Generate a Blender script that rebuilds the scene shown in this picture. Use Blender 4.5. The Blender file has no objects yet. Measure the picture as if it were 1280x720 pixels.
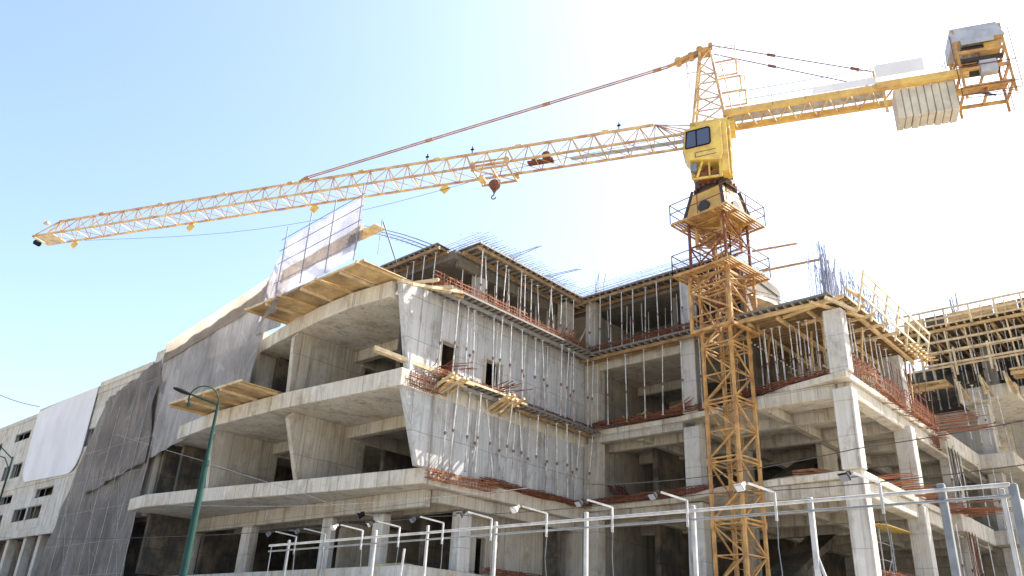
import bpy, bmesh, math, random
from mathutils import Vector, Matrix
R_ = math.radians
random.seed(7)
sc = bpy.context.scene
col = sc.collection

# ------------------------------------------------------------------ camera, sky, sun, exposure
HEAD, PITCH, ROLL = R_(43.0), R_(24.5), R_(-2.85)
cam = bpy.data.cameras.new('camera'); camo = bpy.data.objects.new('camera', cam); col.objects.link(camo)
F = Vector((math.cos(PITCH)*math.cos(HEAD), math.cos(PITCH)*math.sin(HEAD), math.sin(PITCH)))
RR = Vector((math.sin(HEAD), -math.cos(HEAD), 0)); UU = RR.cross(F)
R2 = RR*math.cos(ROLL) - UU*math.sin(ROLL); U2 = UU*math.cos(ROLL) + RR*math.sin(ROLL)
camo.matrix_world = Matrix(((R2.x, U2.x, -F.x, 0), (R2.y, U2.y, -F.y, 0), (R2.z, U2.z, -F.z, 1.6), (0, 0, 0, 1)))
cam.sensor_width = 36; cam.lens = 1000/1280*36; cam.clip_end = 3000; cam.clip_start = .1
sc.camera = camo
SUN_AZ, SUN_EL = -25.5, 51.0
w = bpy.data.worlds.new("World"); sc.world = w; w.use_nodes = True
nt = w.node_tree; nt.nodes.clear()
sky = nt.nodes.new('ShaderNodeTexSky'); sky.sky_type = 'NISHITA'; sky.sun_disc = False
sky.sun_elevation = R_(SUN_EL); sky.sun_rotation = R_(90-SUN_AZ)
sky.air_density = 1.0; sky.dust_density = 2.7; sky.ozone_density = 1.0
bg = nt.nodes.new('ShaderNodeBackground'); bg.inputs[1].default_value = 0.112
wo = nt.nodes.new('ShaderNodeOutputWorld')
nt.links.new(sky.outputs[0], bg.inputs[0]); nt.links.new(bg.outputs[0], wo.inputs[0])
sl = bpy.data.lights.new('sun', 'SUN'); sl.energy = 5.0; sl.angle = R_(.5); sl.color = (1, .95, .86)
so = bpy.data.objects.new('sun', sl); col.objects.link(so)
sd = Vector((math.cos(R_(SUN_EL))*math.cos(R_(SUN_AZ)), math.cos(R_(SUN_EL))*math.sin(R_(SUN_AZ)), math.sin(R_(SUN_EL))))
so.rotation_euler = sd.to_track_quat('Z', 'Y').to_euler()
sc.view_settings.view_transform = 'Standard'; sc.view_settings.look = 'None'
sc.view_settings.exposure = 1.85; sc.view_settings.gamma = 1

# ------------------------------------------------------------------ materials
def nodes(name):
    m = bpy.data.materials.new(name); m.use_nodes = True
    t = m.node_tree; b = t.nodes['Principled BSDF']
    return m, t, b
def N(t, ty, **k):
    n = t.nodes.new(ty)
    for a, v in k.items(): setattr(n, a, v)
    return n
def math_(t, op, a, b=None, c=None):
    n = N(t, 'ShaderNodeMath', operation=op)
    for i, v in enumerate((a, b, c)):
        if v is None: continue
        if isinstance(v, (int, float)): n.inputs[i].default_value = v
        else: t.links.new(v, n.inputs[i])
    return n.outputs[0]
def mixc(t, f, a, b, mode='MIX'):
    n = N(t, 'ShaderNodeMix', data_type='RGBA', blend_type=mode)
    for s, v in ((n.inputs[0], f), (n.inputs[6], a), (n.inputs[7], b)):
        if isinstance(v, (int, float)): s.default_value = v
        elif isinstance(v, tuple): s.default_value = (*v, 1)
        else: t.links.new(v, s)
    return n.outputs[2]
def noise(t, co, scale, detail=5, rough=.6, mapping=None):
    if mapping:
        mp = N(t, 'ShaderNodeMapping'); mp.inputs['Scale'].default_value = mapping
        t.links.new(co, mp.inputs[0]); co = mp.outputs[0]
    n = N(t, 'ShaderNodeTexNoise'); n.inputs['Scale'].default_value = scale
    n.inputs['Detail'].default_value = detail; n.inputs['Roughness'].default_value = rough
    t.links.new(co, n.inputs['Vector']); return n.outputs[0]
def ramp(t, f, a, b):
    n = N(t, 'ShaderNodeMapRange'); n.inputs[1].default_value = a; n.inputs[2].default_value = b
    t.links.new(f, n.inputs[0]); return n.outputs[0]
def simple(name, c, rough=.6, metal=0, var=.25, scale=3, c2=None, bump=0, spec=.5, stretch=None):
    m, t, b = nodes(name)
    g = N(t, 'ShaderNodeNewGeometry').outputs['Position']
    n = noise(t, g, scale, 6, .65, stretch)
    c2 = c2 or tuple(x*(1-var) for x in c)
    t.links.new(mixc(t, ramp(t, n, .38, .64), c, c2), b.inputs['Base Color'])
    b.inputs['Roughness'].default_value = rough; b.inputs['Metallic'].default_value = metal; b.inputs['Specular IOR Level'].default_value = spec
    if bump:
        bn = N(t, 'ShaderNodeBump'); bn.inputs['Strength'].default_value = bump; bn.inputs['Distance'].default_value = .02
        t.links.new(n, bn.inputs['Height']); t.links.new(bn.outputs[0], b.inputs['Normal'])
    return m
def concrete(name, c1, c2, warm=(.43, .34, .22), pv=2.5, ph=1.2, stain=.55, joint=.5, wet=.35):
    m, t, b = nodes(name)
    geo = N(t, 'ShaderNodeNewGeometry'); g = geo.outputs['Position']
    s = N(t, 'ShaderNodeSeparateXYZ'); t.links.new(g, s.inputs[0])
    hx = math_(t, 'ADD', s.outputs[0], s.outputs[1])
    # form panels: each its own tone, a dark joint between neighbours
    wob = math_(t, 'MULTIPLY', math_(t, 'SUBTRACT', noise(t, g, .9, 2), .5), .12)
    ux = math_(t, 'DIVIDE', math_(t, 'ADD', hx, wob), ph); uz = math_(t, 'DIVIDE', math_(t, 'ADD', s.outputs[2], wob), pv)
    fx = math_(t, 'FRACT', ux); fz = math_(t, 'FRACT', uz)
    jx = math_(t, 'LESS_THAN', fx, .035/ph); jz = math_(t, 'LESS_THAN', fz, .035/pv)
    j = math_(t, 'MAXIMUM', jx, jz)
    cb = N(t, 'ShaderNodeCombineXYZ'); t.links.new(math_(t, 'FLOOR', ux), cb.inputs[0]); t.links.new(math_(t, 'FLOOR', uz), cb.inputs[1])
    wn = N(t, 'ShaderNodeTexWhiteNoise', noise_dimensions='3D'); t.links.new(cb.outputs[0], wn.inputs['Vector'])
    base = mixc(t, wn.outputs[0], c1, c2)
    lift = N(t, 'ShaderNodeCombineXYZ'); t.links.new(math_(t, 'FLOOR', math_(t, 'DIVIDE', hx, ph*2)), lift.inputs[0]); t.links.new(math_(t, 'FLOOR', math_(t, 'MULTIPLY', uz, .5)), lift.inputs[1])
    w2 = N(t, 'ShaderNodeTexWhiteNoise', noise_dimensions='3D'); t.links.new(lift.outputs[0], w2.inputs['Vector'])
    base = mixc(t, math_(t, 'MULTIPLY', w2.outputs[0], .45), base, tuple(x*.62 for x in c2))
    fine = noise(t, g, 2.2, 8, .7)
    base = mixc(t, ramp(t, fine, .3, .7), base, tuple(x*.78 for x in c1), 'MIX')
    streak = noise(t, g, 1.0, 6, .7, (1.6, 1.6, .16))
    dark = mixc(t, math_(t, 'MULTIPLY', ramp(t, streak, .5, .72), stain), base, tuple(x*.42 for x in c2))
    wpatch = noise(t, g, .55, 4, .6)
    dark = mixc(t, math_(t, 'MULTIPLY', ramp(t, wpatch, .46, .6), wet), dark, warm)
    board = noise(t, g, 1.0, 2, .5, (9, 9, .25))
    dark = mixc(t, math_(t, 'MULTIPLY', ramp(t, board, .40, .60), .42), dark, tuple(x*.55 for x in c1))
    drip = noise(t, g, 1.0, 5, .75, (3.2, 3.2, .1))
    dark = mixc(t, math_(t, 'MULTIPLY', ramp(t, drip, .54, .68), .7), dark, (.12, .1, .08))
    pale = noise(t, g, .8, 6, .7)
    blot = noise(t, g, 1.0, 8, .75, (1.1, 1.1, .7))
    dark = mixc(t, math_(t, 'MULTIPLY', ramp(t, blot, .50, .64), .5), dark, (.17, .13, .085))
    dark = mixc(t, math_(t, 'MULTIPLY', ramp(t, pale, .58, .7), .45), dark, tuple(min(.62, x*1.35) for x in c2))
    up = N(t, 'ShaderNodeSeparateXYZ'); t.links.new(geo.outputs['Normal'], up.inputs[0])
    tx = math_(t, 'SUBTRACT', math_(t, 'FRACT', math_(t, 'DIVIDE', hx, .62)), .5); tz = math_(t, 'SUBTRACT', math_(t, 'FRACT', math_(t, 'DIVIDE', s.outputs[2], .82)), .5)
    td = math_(t, 'ADD', math_(t, 'POWER', math_(t, 'MULTIPLY', tx, .62), 2), math_(t, 'POWER', math_(t, 'MULTIPLY', tz, .82), 2))
    th_ = math_(t, 'MULTIPLY', math_(t, 'LESS_THAN', td, .0007), math_(t, 'GREATER_THAN', noise(t, g, .7, 3), .52))
    jj = math_(t, 'MULTIPLY', math_(t, 'MAXIMUM', j, math_(t, 'MULTIPLY', th_, .8)), joint)
    out = mixc(t, jj, dark, tuple(x*.35 for x in c1))
    t.links.new(out, b.inputs['Base Color']); b.inputs['Roughness'].default_value = .92
    bn = N(t, 'ShaderNodeBump'); bn.inputs['Strength'].default_value = .5; bn.inputs['Distance'].default_value = .03
    h = math_(t, 'SUBTRACT', math_(t, 'ADD', math_(t, 'MULTIPLY', fine, .6), math_(t, 'MULTIPLY', board, .5)), j)
    t.links.new(h, bn.inputs['Height']); t.links.new(bn.outputs[0], b.inputs['Normal'])
    return m
M = {}
M['conc'] = concrete('concrete_cream', (.52, .485, .415), (.42, .395, .345), stain=.6, joint=.7)
M['concgrey'] = concrete('concrete_grey', (.53, .545, .55), (.41, .43, .44), warm=(.40, .35, .28), pv=2.05, ph=1.25, stain=.75, joint=.75, wet=.2)
M['conccol'] = concrete('concrete_column', (.57, .555, .52), (.50, .49, .46), warm=(.44, .37, .28), pv=1.45, ph=60, stain=.45, joint=.55, wet=.25)
M['concmid'] = concrete('concrete_shaded_room', (.16, .15, .135), (.12, .115, .105), pv=2.05, ph=1.25, stain=.5, joint=.6, wet=.2)  # shade of the top-floor rooms is mixed into this concrete colour
M['slabedge'] = concrete('concrete_slab_edge', (.63, .59, .51), (.55, .52, .455), warm=(.46, .36, .22), pv=40, ph=1.9, stain=.35, joint=.4, wet=.3)
M['concshade'] = concrete('concrete_inside_shade', (.06, .055, .048), (.045, .042, .037), pv=2.05, ph=1.25, stain=.6, joint=.6, wet=.3)  # concrete darkened so its colour carries the shade of the interior
M['plaster'] = concrete('rendered_wall', (.56, .545, .50), (.48, .47, .43), warm=(.42, .33, .2), pv=4.1, ph=3.6, stain=.6, joint=.35, wet=.45)
M['bannerwhite'] = simple('white_sheet', (.58, .575, .59), .85, scale=.5, c2=(.50, .495, .51), bump=.5, stretch=(1, 1, .5))
M['yellow'] = simple('crane_yellow_paint', (.54, .36, .09), .5, scale=1.3, c2=(.38, .22, .07), bump=.1)
M['orange'] = simple('crane_faded_orange', (.45, .26, .075), .6, scale=2.2, c2=(.24, .12, .05), bump=.15)
M['jibp'] = simple('crane_jib_paint', (.54, .40, .18), .55, scale=1.3, c2=(.30, .15, .07), bump=.1)
M['tieb'] = simple('weathered_tie_bar', (.34, .19, .08), .7, scale=1.2, c2=(.20, .10, .05))
M['cabyel'] = simple('cab_yellow', (.58, .42, .09), .5, scale=2.0, c2=(.42, .27, .08), bump=.1)
M['dark'] = simple('greasy_steel', (.05, .04, .035), .55, .3, scale=5)
M['rust'] = simple('rusty_steel', (.20, .065, .03), .85, .1, scale=5, c2=(.09, .035, .02))
M['rebar'] = simple('rusty_rebar', (.34, .135, .06), .85, .1, scale=3, c2=(.14, .06, .035))
M['steelbar'] = simple('blue_grey_steel_glare', (.25, .26, .33), .6, .4, scale=4)  # pale blue of the roof bars stands in for sky glare
M['galv'] = simple('galvanised_steel', (.40, .41, .42), .45, .55, scale=6, c2=(.22, .20, .18))
M['galvbright'] = simple('worn_bright_steel', (.62, .62, .60), .45, .2, scale=4, c2=(.34, .32, .30))
M['galvout'] = simple('outer_tube_steel', (.46, .46, .45), .5, .3, scale=2.2, c2=(.20, .17, .15))
M['propred'] = simple('prop_collar_red', (.15, .09, .075), .6, .3, scale=6)
M['white'] = simple('white_painted_pipe', (.40, .40, .395), .5, var=.4, scale=3)
M['greypipe'] = simple('grey_pipe', (.17, .185, .20), .6, var=.35, scale=3)
M['timber'] = simple('formwork_timber', (.54, .38, .18), .8, scale=1.6, c2=(.30, .20, .10), bump=.15, stretch=(1, 1, 4))
M['timberpale'] = simple('pale_timber', (.60, .48, .30), .85, scale=2.4, c2=(.36, .28, .18), bump=.15)
M['ply'] = simple('plywood_sheet', (.42, .29, .14), .75, scale=1.3, c2=(.22, .14, .07), bump=.1)
M['plydark'] = simple('formwork_face_dark', (.10, .085, .07), .8, scale=2)
M['jdark'] = simple('dark_joist_edge', (.17, .155, .14), .7, .2, scale=3)
M['joist'] = simple('steel_joist_grey', (.30, .29, .27), .6, .3, scale=3)
M['green'] = simple('dark_green_paint', (.008, .040, .034), .7, var=.3, scale=3, spec=.2)
M['black'] = simple('black_plastic', (.012, .012, .013), .75, var=.2, spec=.08)
M['lampglass'] = simple('lamp_glass', (.35, .37, .4), .15, var=.1)
M['ground'] = simple('dusty_ground', (.48, .43, .35), .95, scale=.3, c2=(.39, .345, .28), bump=.3)
M['asphalt'] = simple('asphalt', (.13, .125, .115), .9, scale=8)
M['tarp'] = simple('grey_tarpaulin', (.34, .35, .38), .7, scale=1.5, c2=(.24, .25, .28), bump=.3)
M['weight'] = simple('ballast_concrete', (.46, .42, .34), .9, scale=1.5, c2=(.34, .31, .26), bump=.3)
M['foliage'] = simple('foliage', (.06, .09, .03), .8)
def glass():
    m, t, b = nodes('cab_glass'); b.inputs['Base Color'].default_value = (.05, .06, .10, 1)
    b.inputs['Roughness'].default_value = .08; b.inputs['Specular IOR Level'].default_value = .9; return m
M['glass'] = glass()
M['timberdark'] = simple('brown_shade_timber', (.30, .19, .09), .8, scale=2, c2=(.16, .10, .05), bump=.1)  # brown timber; under the right deck it stands in for deep shade
def cloth(name, c, c2, alpha, transl=.4, streaky=(1.4, 1.4, .18), holes=False, sc_=1.0):
    m, t, b = nodes(name)
    g = N(t, 'ShaderNodeNewGeometry').outputs['Position']
    n = noise(t, g, sc_, 7, .7, streaky); n2 = noise(t, g, .35, 3)
    cc = mixc(t, ramp(t, n, .35, .68), c, c2); cc = mixc(t, math_(t, 'MULTIPLY', ramp(t, n2, .4, .65), .55), cc, tuple(x*.62 for x in c2))
    t.links.new(cc, b.inputs['Base Color']); b.inputs['Roughness'].default_value = .9
    cr_ = noise(t, g, 1.0, 6, .75, (2.6, 2.6, .5)); bn = N(t, 'ShaderNodeBump'); bn.inputs['Strength'].default_value = .9; bn.inputs['Distance'].default_value = .25
    t.links.new(cr_, bn.inputs['Height']); t.links.new(bn.outputs[0], b.inputs['Normal'])
    wv = N(t, 'ShaderNodeTexVoronoi', feature='DISTANCE_TO_EDGE'); wv.inputs['Scale'].default_value = .45; mp = N(t, 'ShaderNodeMapping'); mp.inputs['Scale'].default_value = (1, 1.3, .55); mp.inputs['Rotation'].default_value = (.35, 0, 0)
    t.links.new(g, mp.inputs[0]); t.links.new(mp.outputs[0], wv.inputs['Vector'])
    cc = mixc(t, math_(t, 'MULTIPLY', math_(t, 'LESS_THAN', wv.outputs['Distance'], .012), .13), cc, tuple(min(.8, x*2.0) for x in c))
    t.links.new(cc, b.inputs['Base Color'])
    tr = N(t, 'ShaderNodeBsdfTranslucent'); t.links.new(cc, tr.inputs[0])
    mx = N(t, 'ShaderNodeMixShader'); mx.inputs[0].default_value = transl
    t.links.new(b.outputs[0], mx.inputs[1]); t.links.new(tr.outputs[0], mx.inputs[2])
    tp = N(t, 'ShaderNodeBsdfTransparent'); m2 = N(t, 'ShaderNodeMixShader')
    fine = noise(t, g, 6, 3)
    a = math_(t, 'ADD', alpha, math_(t, 'MULTIPLY', math_(t, 'SUBTRACT', fine, .5), .25))
    t.links.new(a, m2.inputs[0]); t.links.new(tp.outputs[0], m2.inputs[1]); t.links.new(mx.outputs[0], m2.inputs[2])
    t.links.new(m2.outputs[0], t.nodes['Material Output'].inputs[0]); return m
M['netdark'] = cloth('dark_debris_netting', (.37, .335, .30), (.20, .178, .158), .77, .25, streaky=(2.2, 2.2, .3), sc_=1.6)
M['netpale'] = cloth('pale_debris_netting', (.50, .475, .455), (.29, .27, .255), .90, .2, streaky=(1.5, 1.5, .22), sc_=1.3)
M['netwhite'] = cloth('white_debris_screen', (.58, .56, .57), (.42, .40, .46), .48, .6, streaky=(.7, .7, .7))
M['nettan'] = cloth('beige_debris_sheet', (.70, .62, .53), (.56, .50, .44), .86, .7)

# ------------------------------------------------------------------ helpers
class MB:
    def __init__(s): s.v = []; s.f = []
    def add(s, vs, fs):
        k = len(s.v); s.v += [tuple(v) for v in vs]; s.f += [tuple(i+k for i in f) for f in fs]; return s
    def box(s, x0, x1, y0, y1, z0, z1):
        return s.add([(x, y, z) for z in (z0, z1) for y in (y0, y1) for x in (x0, x1)],
                     [(0, 2, 3, 1), (4, 5, 7, 6), (0, 1, 5, 4), (2, 6, 7, 3), (0, 4, 6, 2), (1, 3, 7, 5)])
    def bar(s, p, q, a, b=None, up=(0, 0, 1)):
        p = Vector(p); q = Vector(q); b = b or a; d = (q-p)
        if d.length < 1e-6: return s
        d.normalize(); u = Vector(up)
        if abs(d.dot(u)) > .98: u = Vector((1, 0, 0))
        sd_ = d.cross(u).normalized(); u = sd_.cross(d)
        vs = [e + sd_*(i*a/2) + u*(j*b/2) for e in (p, q) for i, j in ((-1, -1), (1, -1), (1, 1), (-1, 1))]
        return s.add(vs, [(0, 3, 2, 1), (4, 5, 6, 7), (0, 1, 5, 4), (1, 2, 6, 5), (2, 3, 7, 6), (3, 0, 4, 7)])
    def tube(s, p, q, r, r2=None, n=8, caps=True):
        p = Vector(p); q = Vector(q); r2 = r if r2 is None else r2; d = (q-p).normalized()
        u = Vector((0, 0, 1)) if abs(d.z) < .95 else Vector((1, 0, 0))
        a = d.cross(u).normalized(); b = a.cross(d)
        vs = [e + (a*math.cos(t)+b*math.sin(t))*rr for e, rr in ((p, r), (q, r2)) for t in [2*math.pi*i/n for i in range(n)]]
        fs = [(i, (i+1) % n, n+(i+1) % n, n+i) for i in range(n)]
        if caps: fs += [tuple(range(n))[::-1], tuple(range(n, 2*n))]
        return s.add(vs, fs)
    def path(s, pts, r, n=6):
        for a, b in zip(pts, pts[1:]): s.tube(a, b, r, n=n)
        return s
    def prism(s, poly, z0, z1):          # poly of (x,y)
        n = len(poly)
        vs = [(x, y, z0) for x, y in poly]+[(x, y, z1) for x, y in poly]
        ar = sum(poly[i][0]*poly[(i+1) % n][1]-poly[(i+1) % n][0]*poly[i][1] for i in range(n))
        fs = [(i, (i+1) % n, n+(i+1) % n, n+i) for i in range(n)]+[tuple(range(n))[::-1], tuple(range(n, 2*n))]
        if ar < 0: fs = [f[::-1] for f in fs]
        return s.add(vs, fs)
    def prism_y(s, poly, y0, y1):        # poly of (x,z)
        n = len(poly); vs = [(x, y0, z) for x, z in poly]+[(x, y1, z) for x, z in poly]
        return s.add(vs, [(i, (i+1) % n, n+(i+1) % n, n+i) for i in range(n)]+[tuple(range(n))[::-1], tuple(range(n, 2*n))])
    def quad(s, *p): return s.add(p, [(0, 1, 2, 3)])
    def build(s, name, mat, parent=None, origin=None, bevel=0, smooth=False):
        me = bpy.data.meshes.new(name)
        o_ = Vector(origin) if origin else (parent.location if (parent and parent.parent is None) else (parent['_o'] if parent and '_o' in parent else Vector()))
        base = Vector(o_)
        me.from_pydata([tuple(Vector(v)-base) for v in s.v], [], s.f); me.update()
        bm = bmesh.new(); bm.from_mesh(me); bmesh.ops.recalc_face_normals(bm, faces=bm.faces); bm.to_mesh(me); bm.free()
        me.materials.append(M[mat])
        o = bpy.data.objects.new(name, me); col.objects.link(o)
        if parent: o.parent = parent
        else: o.location = base
        if smooth:
            for p in me.polygons: p.use_smooth = True
        if bevel:
            b = o.modifiers.new('bevel', 'BEVEL'); b.width = bevel; b.segments = 1; b.limit_method = 'ANGLE'
        return o
def tag(o, label=None, cat=None, group=None, kind=None):
    if label: o['label'] = label
    if cat: o['category'] = cat
    if group: o['group'] = group
    if kind: o['kind'] = kind
    return o
def thing(name, label, cat, loc=(0, 0, 0), group=None):
    o = bpy.data.objects.new(name, None); col.objects.link(o); o.location = loc; o.empty_display_size = .2
    return tag(o, label, cat, group)
def sub(mb, name, mat, part, root, **k):      # a sub-part: vertices are given in world space, the part sits at its root's place
    return mb.build(name, mat, part, origin=tuple(root.location), **k)
rnd = random.uniform

# ------------------------------------------------------------------ ground
gm = MB(); gm.quad((-900, -900, 0), (1200, -900, 0), (1200, 1200, 0), (-900, 1200, 0))
tag(gm.build('ground', 'ground'), kind='structure')
rm = MB(); rm.quad((-6, -400, .004), (7, -400, .004), (7, 600, .004), (-6, 600, .004))
tag(rm.build('road', 'asphalt'), kind='structure')
pm = MB().box(7, 10.5, -400, 600, 0, .13)
tag(pm.build('pavement', 'plaster'), kind='structure')
M['road_paint'] = simple('road_paint', (.7, .7, .68), .7, var=.3)
lm = MB()
for i in range(60): lm.quad((.4, -200+i*10, .008), (.55, -200+i*10, .008), (.55, -196+i*10, .008), (.4, -196+i*10, .008))
tag(lm.build('road_markings', 'road_paint'), kind='structure')

# ------------------------------------------------------------------ building helpers
def wall_y(mb, x0, x1, y0, y1, z0, z1, holes=()):       # wall running along x with rectangular holes (xa, xb, za, zb)
    xs = sorted({x0, x1, *[h[0] for h in holes], *[h[1] for h in holes]})
    for a, b in zip(xs, xs[1:]):
        hs = sorted([(h[2], h[3]) for h in holes if h[0] <= a+1e-6 and h[1] >= b-1e-6]); z = z0
        for ha, hb in hs:
            if ha > z: mb.box(a, b, y0, y1, z, ha)
            z = hb
        if z < z1: mb.box(a, b, y0, y1, z, z1)
def wall_x(mb, x0, x1, y0, y1, z0, z1, holes=()):       # wall running along y with holes (ya, yb, za, zb)
    ys = sorted({y0, y1, *[h[0] for h in holes], *[h[1] for h in holes]})
    for a, b in zip(ys, ys[1:]):
        hs = sorted([(h[2], h[3]) for h in holes if h[0] <= a+1e-6 and h[1] >= b-1e-6]); z = z0
        for ha, hb in hs:
            if ha > z: mb.box(x0, x1, a, b, z, ha)
            z = hb
        if z < z1: mb.box(x0, x1, a, b, z, z1)

# ================================================================== balcony wing
A = thing('concrete_building', 'bare concrete wing with jutting open balconies and a grey window wall', 'building', (28, 38, 0))
def slab(poly, z0, z1, parent, mat='slabedge'):
    return MB().prism(poly, z0, z1).build('floor_slab', mat, parent, bevel=.03)
f1 = [(23.0, 27.0), (23.0, 49.0), (38, 49), (38, 26.4), (24.0, 26.4)]
f2e = [(23.35, 26.45), (22.4, 32.8), (21.6, 37.5), (20.9, 41.5), (20.25, 46.5), (20.5, 48.9)]
f3e = [(21.45, 26.4), (21.1, 30), (20.65, 34.6), (20.55, 41), (21.2, 47.4)]
f4e = [(20.8, 27.0), (20.55, 29.6), (20.65, 32.4), (21.15, 36.7), (21.6, 39.2)]
def ring(e, dx): return [(x+dx, y) for x, y in e]
slab([(23.1, 26.6), (23.1, 48.9), (38, 48.9), (38, 26.6)], 3.9, 4.75, A, 'plaster')
slab(f2e+[(38, 48.9), (38, 26.45)], 8.12, 8.82, A)
slab(f3e+[(38, 47.4), (38, 26.4)], 12.05, 12.86, A)
slab(f4e+[(36, 39.2), (36, 27.0)], 16.2, 17.0, A)
# beams under the slabs
for z, x0 in ((8.12, 23.8), (12.05, 22.2), (16.2, 22.0)):
    ye = 38.6 if z > 16 else 47
    MB().box(x0+2.6, x0+3.05, 27.2, ye, z-.62, z-.006).build('beam', 'conc', A, bevel=.03)
    for y in (34.3, 41.3):
        if y < ye: MB().box(x0+3.06, 33.5, y-.02, y+.4, z-.72, z-.003).build('beam', 'conc', A, bevel=.03)
# ground floor beam under the F2 edge
MB().box(24.25, 24.65, 27.3, 48.5, 7.35, 8.115).build('beam', 'conc', A, bevel=.03)
# raking cross walls with leaning outer edge
def fin(y, z0, z1, xb, xt, xr, t=.3, mat='conc', cham=.35):
    MB().prism_y([(xb, z0), (xr, z0), (xr, z1), (xt+.25, z1), (xt, z1-cham)], y, y+t).build('cross_wall', mat, A, bevel=.02)
for y, xb, xt in ((34.4, 22.15, 21.15), (41.4, 21.3, 21.0)):
    fin(y, 8.82, 12.05, xb, xt, xb+3.9)
fin(34.4, 12.86, 16.2, 20.95, 20.75, 25.4)
fin(34.7, 4.75, 7.3, 25.5, 25.5, 31)
# inner cross walls further in, each with a door gap in front
for y, z0, z1 in ((34.4, 8.82, 12.05), (34.4, 12.86, 16.2), (41.4, 8.82, 12.05), (30.6, 4.75, 8.1), (41.4, 4.75, 8.1)):
    MB().box(27.4, 33.5, y, y+.3, z0, z1).build('inner_wall', 'concshade', A)
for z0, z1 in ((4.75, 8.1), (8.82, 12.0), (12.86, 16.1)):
    MB().box(33.6, 33.9, 27.2, 47.3 if z1 < 16 else 39.1, z0, z1).build('back_wall', 'concshade', A)
MB().box(24.5, 33.5, 46.9, 47.2, 4.75, 8.1).build('inner_wall', 'concshade', A)
MB().box(22.0, 33.5, 46.6, 46.9, 8.82, 12.0).build('inner_wall', 'concshade', A)
MB().box(22.6, 33.5, 38.7, 39.0, 12.87, 16.18).build('inner_wall', 'concshade', A)
# window wall
for z0, z1, xb, xt, hs in ((8.82, 12.05, 22.95, 21.75, ()),
                           (12.86, 17.0, 21.9, 20.95, ((23.75, 24.85, 12.9, 14.85), (26.75, 27.95, 12.9, 14.8)))):
    wm = MB(); wall_y(wm, xb, 35.455, 26.45, 26.8, z0, z1, hs)
    wm.prism_y([(xb, z0), (xb, z1), (xt, z1)], 26.45, 26.8)
    wo_ = wm.build('end_wall', 'concgrey', A)
    for h in hs:
        fr = MB()
        fr.box(h[0]-.1, h[0]-.002, 26.41, 26.449, h[2], h[3]+.1).box(h[1]+.002, h[1]+.1, 26.41, 26.449, h[2], h[3]+.1).box(h[0], h[1], 26.41, 26.449, h[3]+.002, h[3]+.1)
        fr.build('window_surround', 'conc', A)
    for k in range(7):
        x = xb+1.2+k*1.75
        MB().box(x, x+.05, 26.425, 26.449, z0+.2, z1-.5).build('form_joint_ridge', 'concgrey', A)
MB().box(23.4, 34.7, 29.0, 29.3, 12.87, 16.19).build('inner_wall', 'concshade', A)  # dark wall added behind the windows to black out the openings
MB().box(26.2, 34.7, 29.0, 29.3, 8.83, 12.04).build('inner_wall', 'concshade', A)
wm = MB(); wall_y(wm, 27.4, 34.75, 28.2, 28.5, 4.75, 8.11, ((28.6, 29.25, 4.75, 6.6),)); wm.build('end_wall', 'conc', A)
MB().box(24.66, 34.6, 26.9, 27.3, 7.55, 8.112).build('beam', 'conc', A, bevel=.03)
for x, y, sx, sy in ((24.2, 41.3, .55, .95), (24.4, 34.2, .35, .8), (26.3, 27.0, .75, .6), (24.7, 30.6, .5, .75), (24.2, 47.6, .5, .8), (31.2, 34, .5, .5), (31.0, 38, .5, .5)):
    MB().box(x, x+sx, y, y+sy, 4.75, 7.348 if x < 26 else 7.44).build('column', 'conccol', A, bevel=.04)
for z0, z1 in ((0, 3.88), (4.76, 8.11), (8.83, 13.0), (13.01, 16.19)):
    MB().box(21.6, 33.59, 48.2, 48.5, z0, z1).build('end_wall', 'concshade', A)
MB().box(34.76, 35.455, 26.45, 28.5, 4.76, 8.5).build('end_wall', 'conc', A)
MB().box(33.6, 33.9, 47.31, 48.5, 4.76, 16.1).build('back_wall', 'concshade', A)
# upright concrete column and wall on the open top floor
MB().box(27.3, 28.0, 27.9, 28.5, 17.03, 20.28).build('column', 'conccol', A, bevel=.03)
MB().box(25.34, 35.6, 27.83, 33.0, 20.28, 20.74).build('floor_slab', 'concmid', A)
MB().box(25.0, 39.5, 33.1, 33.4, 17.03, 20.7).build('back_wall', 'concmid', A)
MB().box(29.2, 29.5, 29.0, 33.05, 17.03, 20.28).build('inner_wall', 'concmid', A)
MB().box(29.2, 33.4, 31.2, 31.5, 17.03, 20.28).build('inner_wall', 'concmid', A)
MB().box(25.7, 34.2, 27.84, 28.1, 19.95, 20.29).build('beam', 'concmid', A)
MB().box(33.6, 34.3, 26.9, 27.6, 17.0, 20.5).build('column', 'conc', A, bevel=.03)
MB().box(21.9, 36, 27.6, 40.0, 17.0, 17.02).build('floor_screed', 'concshade', A)

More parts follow.
